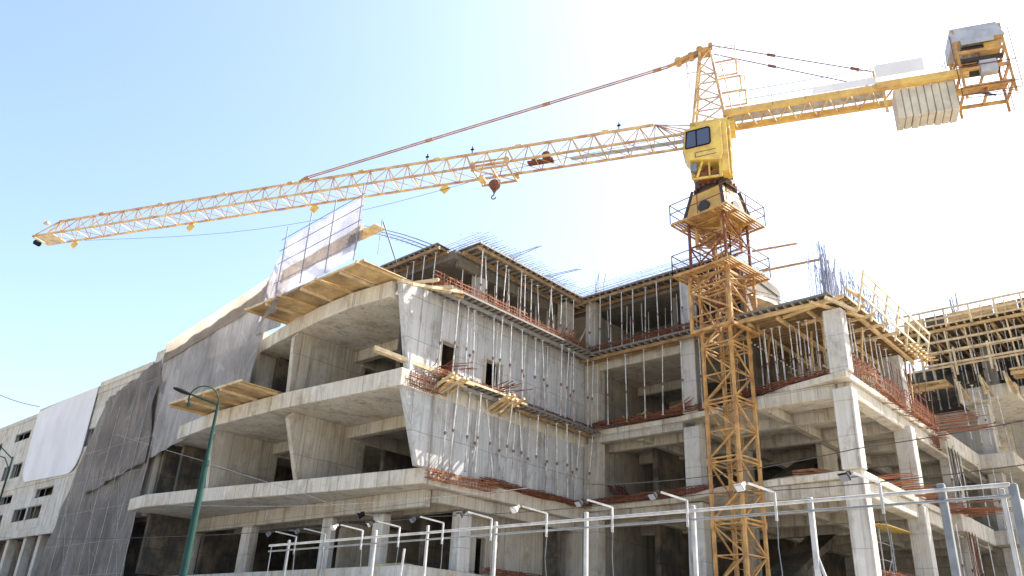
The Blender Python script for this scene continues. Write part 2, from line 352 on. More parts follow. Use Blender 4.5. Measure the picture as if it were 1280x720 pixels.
# ================================================================== centre block
Cb = thing('concrete_building', 'tall open-sided concrete frame block behind the tower crane mast', 'building', (42, 19, 0))
cf = {4.75: [(34.3, 26.447), (33.6, 20), (33.0, 15.5), (32.7, 11.3), (56, 11.3), (56, 26.447)],
      8.85: [(34.8, 26.447), (34.6, 20.6), (33.3, 17.6), (32.95, 15.2), (32.6, 11.1), (44.5, 11.1), (44.5, 11.24), (56, 11.24), (56, 26.447)],
      12.9: [(34.95, 26.447), (34.85, 20.6), (34.0, 16.0), (33.1, 13.9), (32.35, 11.1), (44.5, 11.1), (44.5, 11.6), (56, 11.6), (56, 26.447)],
      17.0: [(34.9, 26.447), (34.9, 16.6), (56, 16.6), (56, 26.447)]}
for z, poly in cf.items():
    MB().prism(poly, z-.28, z).build('floor_slab', 'slabedge', Cb, bevel=.02)
for z in (8.57, 12.62):
    # edge beams along the west and south faces, cross beams inside
    MB().box(34.9, 35.35, 20.35, 26.3, z-.42, z-.002).build('beam', 'conc', Cb, bevel=.03)
    MB().box(33.2, 55.9, 11.25, 11.85, z-.62, z-.002).build('beam', 'slabedge', Cb, bevel=.03)
    for x in (36.4, 39.8, 43.4, 46.8, 50.2, 53.6):
        MB().box(x, x+.4, 11.86, 26.2, z-.6, z-.004).build('beam', 'conc', Cb, bevel=.03)
    for y in (15.3, 19.5, 23.0):
        MB().box(33.4 if y < 17 else 35.36, 55.9, y, y+.4, z-.5, z-.007).build('beam', 'conc', Cb, bevel=.03)
    MB().box(33.0, 33.4, 11.86, 15.9, z-.6, z-.009).build('beam', 'conc', Cb, bevel=.03)
for z in (16.72,):
    MB().box(34.95, 35.3, 20.3, 26.2, z-.4, z-.002).build('beam', 'conc', Cb, bevel=.03)
    for x in (39.8, 43.4):
        MB().box(x, x+.4, 16.7, 26.2, z-.55, z-.004).build('beam', 'conc', Cb, bevel=.03)
for i, (z0, z1) in enumerate(((0, 4.47), (4.75, 8.5), (8.85, 12.2), (12.9, 16.9))):
    cols = [(32.45, 11.0, .6, .8), (34.55, 19.25, .68, .85), (39.7, 11.0, .62, .8)]
    if i < 3: cols += [(46.7, 11.0, .6, .8), (53.7, 11.0, .6, .8), (39.7, 19.3, .7, .7), (46.7, 19.3, .7, .7), (53.5, 19.3, .7, .7)]
    for x, y, sx, sy in cols:
        MB().box(x, x+sx, y, y+sy, z0, 15.72 if i == 3 and y < 12 else z1).build('column', 'conccol', Cb, bevel=.03)
    if i: MB().box(34.76, 35.45, 25.5, 26.44, z0, z1).build('pier', 'conc', Cb, bevel=.03)
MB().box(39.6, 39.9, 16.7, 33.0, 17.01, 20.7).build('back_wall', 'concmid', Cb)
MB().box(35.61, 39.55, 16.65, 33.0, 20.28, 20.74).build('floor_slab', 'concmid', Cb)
MB().box(35.5, 39.55, 16.7, 17.0, 17.01, 20.28).build('inner_wall', 'concmid', Cb)  # side wall added to keep sunlight out of the top floor
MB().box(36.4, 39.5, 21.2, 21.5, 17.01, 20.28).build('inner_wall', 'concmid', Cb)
MB().box(33.6, 46, 16.44, 16.58, 12.91, 17.0).build('back_wall', 'concshade', Cb)
MB().box(34.6, 35.2, 19.3, 20.0, 17.0, 20.6).build('column', 'concgrey', Cb, bevel=.03)
MB().box(34.76, 35.4, 25.7, 26.4, 17.0, 20.6).build('pier', 'conc', Cb, bevel=.03)
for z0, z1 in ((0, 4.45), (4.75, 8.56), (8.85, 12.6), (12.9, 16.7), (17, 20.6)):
    MB().box(35.46, 55.9, 26.45, 26.75, z0, z1+.28).build('inner_wall', 'conc' if z0 > 4 else 'concshade', Cb)
    MB().box(46, 46.3, 16.7 if z0 > 12 else 19.9, 26.2, z0, z1).build('inner_wall', 'concshade', Cb)
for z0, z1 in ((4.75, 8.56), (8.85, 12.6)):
    MB().box(48.5, 55.9, 20.0, 20.3, z0, z1).build('inner_wall', 'concshade', Cb)
    MB().box(37.5, 46, 23.5, 23.8, z0, z1).build('inner_wall', 'concshade', Cb)
    MB().box(55.6, 55.9, 11.9, 26.2, z0, z1).build('inner_wall', 'conc', Cb)
MB().box(41.0, 43.0, 15.8, 16.1, 8.85, 12.6).build('inner_wall', 'conc', Cb)
for z in (12.95, 8.85):
    MB().box(44.6, 50.65, 10.7, 11.22 if z < 9 else 11.58, z-.85, z+.02).build('beam', 'slabedge', Cb, bevel=.03)
# stair flights inside the right-hand bays
for z0 in (4.75, 8.85):
    st = MB()
    st.add([(37, 16.5, z0+.0), (44.5, 16.5, z0+3.4), (44.5, 16.5, z0+3.75), (37, 16.5, z0+.4), (37, 18, z0+.0), (44.5, 18, z0+3.4), (44.5, 18, z0+3.75), (37, 18, z0+.4)],
           [(0, 1, 2, 3), (4, 7, 6, 5), (0, 4, 5, 1), (3, 2, 6, 7), (0, 3, 7, 4), (1, 5, 6, 2)])
    st.build('stair_flight', 'concshade', Cb)

# ================================================================== far right wing
D = thing('concrete_building', 'far concrete wing on the right under yellow timber formwork', 'building', (58, 6, 0))
MB().box(50.7, 75, 9.0, 10.95, 12.15, 12.95).build('floor_slab', 'slabedge', D, bevel=.03)
MB().box(51.3, 75, 8.3, 11.3, 16.2, 17.0).build('floor_slab', 'slabedge', D, bevel=.03)
MB().box(52.2, 75, -8, 8.28, 16.4, 16.95).build('floor_slab', 'slabedge', D, bevel=.03)
MB().box(51.0, 75, 5.0, 10.9, 8.1, 8.85).build('floor_slab', 'slabedge', D, bevel=.03)
MB().box(56.05, 75, 11.35, 14, 16.3, 16.98).build('floor_slab', 'slabedge', D, bevel=.03)
for x, y in ((52.0, 10.0), (57, 9.2), (62, 9.2)):
    for z0, z1 in ((0, 8.08), (8.86, 12.14), (12.96, 16.19)):
        MB().box(x, x+.8, y, y+.75, z0, z1).build('column', 'conccol', D, bevel=.03)
for z0, z1 in ((12.96, 16.19), (8.86, 12.1), (4.7, 8.05)):
    MB().box(56.1, 75, 14.2, 14.5, z0, z1).build('back_wall', 'concgrey', D)
    MB().box(56.3, 56.6, 11.2, 14.1, z0, z1).build('inner_wall', 'concgrey', D)
MB().box(53.5, 54.1, 9.5, 10.1, 17.0, 20.3).build('column', 'conc', D, bevel=.03)
MB().box(58.6, 58.9, -8, 15.9, 17.0, 20.9).build('back_wall', 'concshade', D)
MB().box(47, 58.9, 16.0, 16.3, 17.0, 20.9).build('back_wall', 'concshade', D)
MB().box(53.4, 75, 3.2, 3.5, 0, 8.08).build('back_wall', 'conc', D)

# ================================================================== long left wing behind the nets
B = thing('concrete_building', 'long rendered wing with small dark windows running off to the left', 'building', (30, 80, 0))
wins = [(64.8, 68.2, 10.55, 11.25), (66.2, 69.0, 9.0, 10.0), (69.2, 71.9, 9.0, 10.0), (60.0, 61.2, 13.6, 14.9), (73.2, 75.4, 12.7, 13.9), (75.8, 77.5, 12.7, 13.9),
        (73.3, 76.0, 10.6, 11.3), (78, 80.5, 9.0, 9.9), (74.2, 76.8, 8.9, 9.8), (79.5, 82, 12.6, 13.6), (84, 87, 12.6, 13.6), (84, 87, 9, 10), (80, 84, 15.6, 16.3), (73.5, 77, 15.9, 16.6), (90, 94, 12.6, 13.6), (90, 94, 9, 10), (98, 102, 12.6, 13.6),
        (50, 52, 13.4, 14.6), (54, 56, 13.4, 14.6), (50, 53, 9, 10.2), (88, 92, 15.6, 16.3)]
wm = MB(); wall_x(wm, 21.5, 21.8, 49, 115, 8.0, 17.5, wins); wm.build('outer_wall', 'plaster', B)
for (a, b_, c, d) in wins:
    wf = MB()
    wf.box(21.56, 21.62, a, a+.06, c, d).box(21.56, 21.62, b_-.06, b_, c, d).box(21.56, 21.62, a+.06, b_-.06, c, c+.06).box(21.56, 21.62, a+.06, b_-.06, d-.06, d)
    wf.box(21.57, 21.61, (a+b_)/2-.03, (a+b_)/2+.03, c+.06, d-.06)
    wob = wf.build('window_frame', 'greypipe', B)
MB().box(22.6, 22.7, 49, 115, 4, 17.4).build('back_wall', 'concshade', B)  # dark sheet close behind the windows, standing in for unlit rooms
MB().box(21.45, 30, 49.0, 60.8, 17.503, 17.95).build('parapet', 'plaster', B)
MB().box(21.45, 30, 72.7, 115, 17.503, 17.85).build('parapet', 'plaster', B)
MB().box(21.45, 30, 60.803, 72.69, 17.503, 18.15).build('parapet', 'plaster', B)
MB().box(21.0, 30, 50.8, 115, 17.955, 18.1).build('roof_edge', 'plaster', B) if False else MB().box(21.4, 29, 52.6, 60.79, 17.953, 18.35).build('roof_edge', 'slabedge', B)
MB().box(21.5, 29, 44.0, 52.5, 17.96, 19.0).build('parapet', 'plaster', B)
MB().box(21.7, 30, 39.3, 48.98, 12.9, 17.59).build('outer_wall', 'plaster', B)
MB().box(21.25, 21.498, 60.9, 115, 7.7, 8.3).build('ledge', 'plaster', B)
MB().box(21.44, 21.497, 60.9, 115, 11.7, 11.95).build('ledge', 'plaster', B)
for y in (60.2, 64.6, 67.4, 71, 76, 81, 87, 95):
    MB().box(21.5, 22.1, y, y+.55, 0, 7.99).build('column', 'plaster', B, bevel=.03)
MB().box(27, 27.3, 49, 115, 0, 8).build('back_wall', 'concshade', B)
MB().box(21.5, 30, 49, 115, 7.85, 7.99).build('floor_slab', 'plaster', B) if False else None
MB().box(21.81, 30, 49, 115, 7.75, 7.99).build('floor_slab', 'concshade', B)

# blank white sheet on the wall
def cloth_mesh(name, mat, grid, amp, label, cat, parent=None, seed=1, axis=0, group=None, thick=.015, fold=(2.2, .5)):
    """grid(u,v)->world point, pleated along axis 0"""
    nu, nv = 46, 46; rn = random.Random(seed); ph = [rn.uniform(0, 6.3) for _ in range(6)]
    vs = []; fs = []
    for j in range(nv+1):
        for i in range(nu+1):
            u, v = i/nu, j/nv; p = Vector(grid(u, v))
            y, z = p.y, p.z
            d = amp*(math.sin(y*fold[0]+z*.35+ph[0]+1.3*math.sin(z*.7+ph[1]))+.6*math.sin(y*fold[0]*2.3+z*.8+ph[2])+.5*math.sin(z*1.9-y*1.1+ph[3]+math.sin(y*1.4)))
            p.x += d; vs.append(p)
    for j in range(nv):
        for i in range(nu):
            k = j*(nu+1)+i; fs.append((k, k+1, k+nu+2, k+nu+1))
    m = MB().add(vs, fs); o = m.build(name, mat, parent, smooth=True)
    s = o.modifiers.new('thickness', 'SOLIDIFY'); s.thickness = thick
    if label: tag(o, label, cat, group)
    return o
def bil(a, b, c, d):      # bilinear patch a(bottom,right) b(bottom,left) c(top,left) d(top,right)
    a, b, c, d = map(Vector, (a, b, c, d))
    return lambda u, v: (a*(1-u)+b*u)*(1-v)+(d*(1-u)+c*u)*v
bp = []
for (cy, cz, a0, a1) in ((62.6, 13.4, 180, 270), (70.6, 13.6, 270, 360)):
    for k in range(9):
        t = R_(a0+(a1-a0)*k/8); bp.append((cy+1.6*math.cos(t), cz+1.6*math.sin(t)))
bp += [(72.6, 17.9), (66, 18.1), (61.0, 18.1)]
bm_ = MB(); n = len(bp)
bm_.add([(21.36, y, z) for y, z in bp]+[(21.42, y, z) for y, z in bp],
        [(i, (i+1) % n, n+(i+1) % n, n+i) for i in range(n)]+[tuple(range(n)), tuple(range(n, 2*n))[::-1]])
tag(bm_.build('banner', 'bannerwhite', origin=(21.1, 67, 15), bevel=.04), 'big blank white sheet with rounded lower corners on the far left wall', 'banner')

# ================================================================== nets and scaffold behind/before them
cloth_mesh('debris_netting', 'netdark', bil((21.05, 48.7, 3.4), (21.05, 63.2, 3.5), (21.05, 57.6, 16.6), (21.15, 49.2, 17.5)), .07,
           'large dark brown netting hanging to the ground over the scaffold', 'netting', seed=3)
cloth_mesh('debris_netting', 'netdark', bil((20.85, 49.0, 11.1), (20.9, 57.0, 9.8), (20.9, 57.4, 16.2), (20.95, 50.2, 18.0)), .09,
           'second dark layer of netting with a torn pointed top beside the white sheet', 'netting', seed=9)
cloth_mesh('debris_netting', 'netpale', bil((21.0, 38.6, 12.9), (21.15, 49.4, 11.3), (21.1, 50.2, 18.2), (20.95, 37.9, 19.9)), .05,
           'pale grey weathered netting behind the lamp arm above the lower timber deck', 'netting', seed=5, fold=(1.8, .5))
cloth_mesh('debris_netting', 'netpale', bil((20.9, 36.3, 16.95), (21.0, 38.9, 16.95), (20.95, 38.6, 20.0), (20.7, 35.6, 20.2)), .03,
           'short grey net fold tucked behind the left end of the upper plywood deck', 'netting', seed=12)
cloth_mesh('debris_netting', 'nettan', bil((20.85, 37.0, 19.0), (20.95, 50.0, 17.6), (21.0, 50.2, 18.95), (20.6, 35.4, 20.45)), .015,
           'long beige sheet along the roof edge between the white wall and tall screen', 'netting', seed=6)
sf = thing('scaffold', 'tube scaffold wrapped in dark netting on the left wing', 'scaffold', (20.8, 54, 0))
for k, y in enumerate((48.4, 50.4, 52.5, 54.6, 57.0, 59.2)):
    MB().tube((20.78, y, 0), (20.78, y, 16.4-.35*k), .014).build('standard', 'galv', sf)
for z in (4.7, 6.6, 8.6, 10.6, 12.6):
    MB().tube((20.74, 48.2, z), (20.74, 61 if z < 9 else 59, z), .009).build('ledger', 'galv', sf)
for y in (48.5, 52.3, 56.3):
    MB().tube((20.7, y, 4), (20.7, y+3.6, 11), .01).build('brace', 'galv', sf)
# white debris screen over the upper timber deck
scr = thing('debris_screen', 'tall pale mesh screen on poles above the upper timber deck', 'screen', (18.8, 30.5, 17.4))
cloth_mesh('mesh_sheet', 'netwhite', bil((18.8, 27.2, 17.5), (18.8, 33.6, 16.9), (18.8, 33.5, 20.3), (18.8, 27.2, 20.65)), .03, None, None, parent=scr, seed=4)
cloth_mesh('mesh_sheet', 'nettan', bil((18.86, 27.0, 18.3), (18.86, 33.3, 17.9), (18.86, 33.3, 18.6), (18.86, 27.0, 19.15)), .02, None, None, parent=scr, seed=8)
cloth_mesh('mesh_sheet', 'netwhite', bil((18.9, 33.6, 16.4), (19.9, 37.0, 16.9), (20.0, 37.0, 18.9), (18.85, 33.6, 20.2)), .04, None, None, parent=scr, seed=2)
for y, zt in ((27.25, 21.35), (29.4, 21.25), (31.4, 21.2), (33.45, 21.1)):
    MB().tube((18.72, y, 17.3), (18.72, y, zt), .03).build('pole', 'steelbar', scr)
for z in (18.2, 19.3, 20.05, 20.7):
    MB().tube((18.7, 27.0, z), (18.7, 33.8, z-.3), .02).build('rail', 'steelbar', scr)
# plank bay behind the screen with diagonal tie
pk = thing('timber_deck', 'small beige plank bay hanging past the right end of the mesh screen', 'deck', (19, 26.6, 19))
MB().box(18.9, 19.5, 26.2, 28.0, 18.85, 18.9).build('plank', 'timberpale', pk)
MB().tube((19.0, 25.8, 18.9), (19.9, 25.6, 17.05), .03).build('tie', 'dark', pk)
MB().tube((18.9, 25.75, 17.2), (18.9, 25.75, 19.0), .02).build('post', 'galv', pk)

# timber cantilever decks
def plank_deck(label, x0, x1, y0, y1, z, tilt, nj, ext):
    t = thing('timber_deck', label, 'deck', ((x0+x1)/2, (y0+y1)/2, z))
    zz = lambda x: z+(x1-x)*tilt
    nb = 6
    for k in range(nb):
        a = y0+(y1-y0)*k/nb; b = y0+(y1-y0)*(k+1)/nb-.03
        dz = rnd(0, .01)
        MB().add([(x0, a, zz(x0)+dz), (x1, a, zz(x1)+dz), (x1, b, zz(x1)+dz), (x0, b, zz(x0)+dz), (x0, a, zz(x0)+.04+dz), (x1, a, zz(x1)+.04+dz), (x1, b, zz(x1)+.04+dz), (x0, b, zz(x0)+.04+dz)],
                 [(0, 3, 2, 1), (4, 5, 6, 7), (0, 1, 5, 4), (1, 2, 6, 5), (2, 3, 7, 6), (3, 0, 4, 7)]).build('plywood', 'ply' if k % 2 else 'timber', t)
    for k in range(nj):
        y = y0+.2+(y1-y0-.4)*k/(nj-1)
        e = ext if k % 2 == 0 else .02
        MB().bar((x0-e, y, zz(x0-e)-.07), (x1+.3, y+rnd(-.1, .1), zz(x1+.3)-.07), .1, .13).build('bearer', 'timberpale' if k % 2 else 'timber', t)
    MB().bar((x0+.0, y0, zz(x0)+.09), (x0+.0, y1, zz(x0)+.09), .05, .09).build('edge_board', 'timberpale', t)
    return t
plank_deck('upper plywood deck under the mesh screen over the top balcony slab', 18.85, 21.3, 26.6, 36.2, 17.15, -.02, 7, .3)
plank_deck('lower plywood deck beside the green lamp post', 18.6, 20.9, 34.9, 42.3, 12.96, .0, 5, .0)

# ================================================================== formwork decks
def form_deck(label, x0, x1, y0, y1, z, along='x', step=.42, jm='joist', bm2='timber', sheet='plydark', bearers=(.3,), jd=.1, group=None, edge='jdark', sheetdrop=0):
    """sheet on joists on bearers; joists run across `along`"""
    t = thing('formwork_deck', label, 'formwork', ((x0+x1)/2, (y0+y1)/2, z), group)
    MB().box(x0, x1, y0, y1, z-.03, z).build('deck_sheet', sheet, t)
    L = (x1-x0) if along == 'x' else (y1-y0); n = min(95, int(L/step))
    for k in range(n):
        s = (k+.5)*L/n
        if along == 'x': MB().box(x0+s-.035, x0+s+.035, y0-.02, y1, z-.033-jd, z-.033).build('joist', jm, t)
        else: MB().box(x0-.02, x1, y0+s-.035, y0+s+.035, z-.033-jd, z-.033).build('joist', jm, t)
    W = (y1-y0) if along == 'x' else (x1-x0)
    for f in bearers:
        if along == 'x': MB().box(x0, x1, y0+f*W-.06, y0+f*W+.06, z-.036-jd-.18, z-.036-jd).build('bearer', bm2, t)
        else: MB().box(x0+f*W-.06, x0+f*W+.06, y0, y1, z-.036-jd-.18, z-.036-jd).build('bearer', bm2, t)
    if along == 'x': MB().box(x0, x1, y0-.06, y0-.022, z-.07, z+.03).build('edge_board', edge, t)
    else: MB().box(x0-.06, x0-.022, y0, y1, z-.07, z+.03).build('edge_board', edge, t)
    return t
form_deck('dark grey roof formwork jutting out above the window wall', 25.5, 34.2, 26.2, 27.8, 20.75, 'x', bearers=(.1, .75), bm2='timberdark')
form_deck('small grey corner formwork deck at the left end of the roof', 24.55, 25.45, 28.3, 33.0, 20.95, 'y', bearers=(.1, .8), bm2='timberdark')
form_deck('grey roof formwork between the inner corner and the crane mast', 34.26, 35.6, 16.7, 27.8, 20.75, 'y', bearers=(.12, .8), bm2='timberdark')
form_deck('narrow grey formwork walkway at the top of the window wall', 22.8, 34.2, 25.35, 26.44, 17.05, 'x', bearers=(.35,), bm2='joist')
form_deck('narrow grey formwork strip under the fourth floor edge left of the mast', 33.9, 34.88, 16.9, 26.3, 17.0, 'y', bearers=(.3, .8), bm2='timberdark')
form_deck('grey formwork ledge on timber brackets between the two rows of wall props', 23.6, 28.2, 25.35, 26.44, 12.85, 'x', bearers=(.4,), bm2='joist', edge='timberpale')
form_deck('dark lower formwork ledge running into the inner corner', 28.3, 34.8, 25.4, 26.44, 12.72, 'x', bearers=(.4,), bm2='timberdark')
form_deck('yellow timber joist formwork deck right of the crane mast', 32.5, 42.0, 10.75, 16.4, 16.2, 'x', step=.36, jm='timberdark', sheet='plydark', bearers=(.04, .3, .55, .8), jd=.14, edge='timberpale')  # joists and sheet coloured dark to paint in the shaded underside
form_deck('grey edge formwork strip beside the mast over the right bays', 31.9, 32.43, 11.2, 16.4, 16.22, 'y', step=.36, bearers=(.5,), bm2='timber')
form_deck('long yellow timber formwork on the far right wing roof', 50.0, 58.5, -6, 14.0, 20.75, 'y', step=.42, jm='timber', sheet='plydark', bearers=(.03, .25, .5, .8), jd=.14, edge='timberpale')
form_deck('tan timber catch deck on brackets along the far right wing', 50.0, 51.25, -6, 8.2, 17.35, 'y', step=.8, jm='timber', sheet='timber', bearers=(.1, .8), edge='timber')
form_deck('short tan timber ledge hanging beside the far wing slab', 49.6, 51.2, 11.4, 13.6, 17.2, 'y', step=.7, jm='timber', sheet='timber', bearers=(.2,), edge='timber')
# timber bracket clusters below the ledge
def bracket(x, label, ln=1.6):
    t = thing('timber_bracket', label, 'bracket', (x, 25.6, 12.5))
    for k in range(4):
        xx = x+k*.28+rnd(-.05, .05)
        MB().bar((xx, 26.4, 12.35-rnd(0, .3)), (xx-.25, 26.4-ln+rnd(-.1, .2), 12.66+rnd(-.06, .06)), .1, .12).build('timber_arm', 'timber' if k % 2 else 'timberpale', t)
    for k in range(2):
        MB().bar((x-.3, 25.4-k*.5, 12.55), (x+1.3, 25.5-k*.5, 12.6), .09, .1).build('cross_timber', 'timber', t)
    return t
bracket(23.3, 'splayed timber bracket cluster under the ledge nearest the balcony corner', 1.7)
bracket(27.0, 'splayed timber bracket cluster under the ledge below the right window', 1.8)
t = thing('timber_beam', 'long pale timber beam pair poking out over the middle balcony slab', 'beam', (22.3, 27, 13.3))
MB().bar((20.2, 26.9, 13.5), (24.9, 25.9, 12.97), .12, .2).build('timber', 'timberpale', t)
MB().bar((20.35, 27.08, 13.5), (25.2, 26.1, 12.96), .12, .2).build('timber', 'timberpale', t)
t = thing('timber_outrigger', 'jumble of splayed timbers at the left end of the upper walkway', 'timber', (21.6, 26, 16.9))
for a, b in (((20.9, 27.0, 17.2), (24.0, 25.5, 16.9)), ((20.7, 26.3, 16.75), (23.0, 25.3, 16.75)), ((21.2, 27.2, 16.95), (21.9, 25.0, 16.9)), ((22.2, 27.2, 17.2), (22.7, 24.9, 16.8)), ((20.8, 25.5, 16.4), (23.6, 25.2, 16.95)), ((21.6, 27, 17.3), (24.4, 25.9, 17.15))):
    MB().bar(a, b, .12, .14).build('timber', 'timber' if rnd(0, 1) < .5 else 'timberpale', t)

# ================================================================== steel props
prop_me = {}
def prop_meshes():
    o = MB().tube((0, 0, 0), (0, 0, 1.7), .036, n=8).box(-.07, .07, -.07, .07, 0, .012)
    i = MB().tube((0, 0, 1.7), (0, 0, 4.0), .027, n=8).box(-.08, .08, -.08, .08, 3.985, 4.0)
    c = MB().tube((0, 0, 1.64), (0, 0, 1.80), .05, n=8).bar((-.09, 0, 1.75), (.09, 0, 1.75), .022)
    return [(n, m.build(n, mt)) for n, m, mt in (('outer_tube', o, 'galvout'), ('inner_tube', i, 'galvbright'), ('collar', c, 'propred'))]
pp = prop_meshes()
PM = {n: o.data for n, o in pp}
for n, o in pp: bpy.data.objects.remove(o)
M['galv2'] = M['galv']
nprop = 0
def prop(x, y, z0, z1, label, group, lean=(0, 0)):
    global nprop
    r = bpy.data.objects.new('steel_prop', None); r.empty_display_size = .1; col.objects.link(r)
    r.location = (x, y, z0); tag(r, label, 'prop', group)
    dx, dy = lean; h = math.sqrt((z1-z0)**2+dx*dx+dy*dy)
    r.rotation_euler = Vector((dx, dy, z1-z0)).to_track_quat('Z', 'Y').to_euler()
    r.scale = (1, 1, h/4.0)
    for n in ('outer_tube', 'inner_tube', 'collar'):
        c = bpy.data.objects.new(n, PM[n]); col.objects.link(c); c.parent = r
    nprop += 1
ORD = ['first', 'second', 'third', 'fourth', 'fifth', 'sixth', 'seventh', 'eighth', 'ninth', 'tenth', 'eleventh', 'twelfth', 'thirteenth', 'fourteenth', 'fifteenth', 'sixteenth']
ANCH = {'outer props of the upper window wall': 'from the left', 'inner props of the upper window wall': 'from the left', 'outer props of the lower wall': 'from the left', 'inner props of the lower wall': 'from the left',
        'front roof props left': 'from the left', 'props of the corner roof deck': 'from the right', 'front roof props centre': 'from the mast', 'props at the third floor edge': 'from the mast', 'props of the yellow deck west row': 'from the corner column',
        'props of the yellow deck row one': 'from the corner column', 'props of the far wing row one': 'from the left', 'props under the far wing slab': 'from the left', 'props beside the far wing column': 'from the left',
        'leaning props at the right edge': 'from the left', 'props at the right second floor edge': 'from the left', 'props at the right first floor edge': 'from the left', 'rear roof props left': 'from the left', 'rear roof props centre': 'from the mast', 'deep roof props left': 'from the left', 'deep roof props centre': 'from the mast',
        'props of the yellow deck row two': 'from the corner column', 'props of the yellow deck row three': 'from the corner column', 'props of the yellow deck row four': 'from the corner column', 'props of the far wing row two': 'from the left', 'props of the far wing row three': 'from the left'}
def row(n, p, q, z0, z1, label, group, jit=.12, lean=.12):
    for k in range(n):
        f = (k+.5)/n
        prop(p[0]+(q[0]-p[0])*f+rnd(-jit, jit), p[1]+(q[1]-p[1])*f+rnd(-jit, jit)*.5, z0, z1, (ORD[k]+' '+ANCH[group]+', '+label) if group in ANCH else label, group, (rnd(-lean, lean), rnd(-lean, lean)))
row(13, (23.2, 25.55), (34.2, 25.55), 12.86, 16.72, 'outer steel prop before the windowed wall', 'outer props of the upper window wall', .25, .3)
row(6, (22.3, 26.2), (34.3, 26.2), 12.86, 16.72, 'steel prop close against the window wall', 'inner props of the upper window wall')
row(13, (23.7, 25.6), (34.3, 25.6), 8.86, 12.5, 'steel prop in the outer row on the lower grey wall', 'outer props of the lower wall', .25, .38)
row(6, (23.3, 26.2), (34.3, 26.2), 8.86, 12.5, 'steel prop close against the lower grey wall', 'inner props of the lower wall', .2, .2)
row(14, (25.6, 26.45), (34.1, 26.45), 17.06, 20.4, 'steel prop at the left roof formwork front edge', 'front roof props left', .15, .25)
row(10, (25.6, 27.9), (34.3, 27.9), 17.03, 20.4, 'steel prop set back under the left roof formwork', 'rear roof props left')
row(8, (25.8, 29.6), (34.0, 29.8), 17.03, 20.4, 'deep steel prop far back under the left roof formwork', 'deep roof props left')
row(7, (37.4, 17.2), (37.4, 25.6), 17.03, 20.4, 'deep steel prop far back under the centre roof formwork', 'deep roof props centre')
row(5, (24.7, 28.4), (24.9, 32.5), 17.03, 20.6, 'steel prop under the small corner roof deck', 'props of the corner roof deck')
row(12, (34.4, 17.0), (34.4, 26.2), 17.06, 20.4, 'steel prop at the roof edge left of the mast', 'front roof props centre', .12, .15)
row(8, (35.9, 17.0), (35.9, 26.0), 17.03, 20.4, 'steel prop set back under the centre roof formwork', 'rear roof props centre')
row(7, (34.25, 18.2), (34.3, 26.2), 12.92, 16.7, 'steel prop along the third floor edge left of the mast', 'props at the third floor edge', .15, .1)
row(11, (33.2, 11.9), (33.6, 16.3), 12.92, 15.84, 'prop in the left row under the yellow deck', 'props of the yellow deck west row', .08, .08)
for j, y in enumerate((11.35, 12.5, 13.8, 15.2)):
    row(10, (33.9, y), (41.8, y), 12.92, 15.84, ('front row prop beneath the yellow joists', 'second row prop beneath the yellow joists', 'third row prop beneath the yellow joists', 'back row prop beneath the yellow joists')[j], 'props of the yellow deck row %s' % ('one', 'two', 'three', 'four')[j], .1, .1)
for j, x in enumerate((50.5, 52.6, 55.0)):
    row(16, (x, 13.6), (x, 4.5), 17.02, 20.36, ('steel prop in the front row on the far right wing', 'steel prop in the middle row on the far right wing', 'steel prop in the back row on the far right wing')[j], 'props of the far wing row %s' % ('one', 'two', 'three')[j], .15, .08)
row(4, (49.3, 10.9), (53.5, 8.7), 8.87, 12.2, 'steel prop standing under the far wing box slab', 'props under the far wing slab', .2, .1)
row(5, (47.0, 10.2), (51.0, 9.0), 12.96, 16.2, 'steel prop standing beside the far wing column', 'props beside the far wing column', .2, .1)
row(5, (52, 8.0), (58, 6.4), 12.97, 16.3, 'steep leaning prop at the right edge of the far wing', 'leaning props at the right edge', .1, .5)
row(3, (43.0, 10.7), (47.5, 10.7), 8.86, 12.3, 'lone prop at the right second floor edge', 'props at the right second floor edge', .2, .05)
row(4, (42.0, 10.8), (50.5, 10.8), 4.76, 8.2, 'lone prop at the right first floor edge', 'props at the right first floor edge', .2, .05)

# ================================================================== reinforcement
def rebar_cage(label, p, q, w, h, mat='rebar', step=.2, nl=8, sag=.03, messy=.03):
    p = Vector(p); q = Vector(q); d = (q-p); L = d.length; d.normalize(); s = Vector((-d.y, d.x, 0)).normalized()
    t = thing('rebar_cage', label, 'reinforcement', tuple((p+q)/2))
    lb = MB()
    for k in range(nl):
        u = rnd(-w/2, w/2); v = rnd(0, h); a = p+s*u+Vector((0, 0, v)); prev = a+d*rnd(-.4, .1)
        m_ = 8
        for i in range(1, m_+1):
            nx = a+d*(L*i/m_+(rnd(0, .5) if i == m_ else 0))+s*rnd(-messy, messy)+Vector((0, 0, rnd(-messy, messy)-sag*math.sin(math.pi*i/m_)))
            lb.bar(prev, nx, .028); prev = nx
    lb.build('long_bars', mat, t)
    stp = MB(); n = int(L/step)
    for k in range(n):
        c = p+d*(L*(k+.5)/n)+Vector((0, 0, rnd(-.03, .03))); tl = d*rnd(-.08, .08)
        a = c-s*w/2; b = c+s*w/2; zt = Vector((0, 0, h*rnd(.85, 1.05)))
        for e, f in ((a, b), (b, b+zt+tl), (b+zt+tl, a+zt+tl), (a+zt+tl, a)): stp.bar(e, f, .018)
    stp.build('stirrups', mat, t)
    return t
rebar_cage('orange rebar cage lying on the walkway left of the roof props', (22.6, 26.0, 17.1), (28.5, 25.95, 17.1), .5, .75, nl=16)
rebar_cage('orange rebar cage lying on the walkway right of the white column', (28.8, 26.0, 17.1), (34.0, 25.95, 17.1), .5, .65, nl=14)
rebar_cage('dark rebar cage on the fourth floor edge near the inner corner', (34.5, 25.8, 17.05), (34.5, 17.0, 17.05), .5, .6, mat='rust', nl=14)
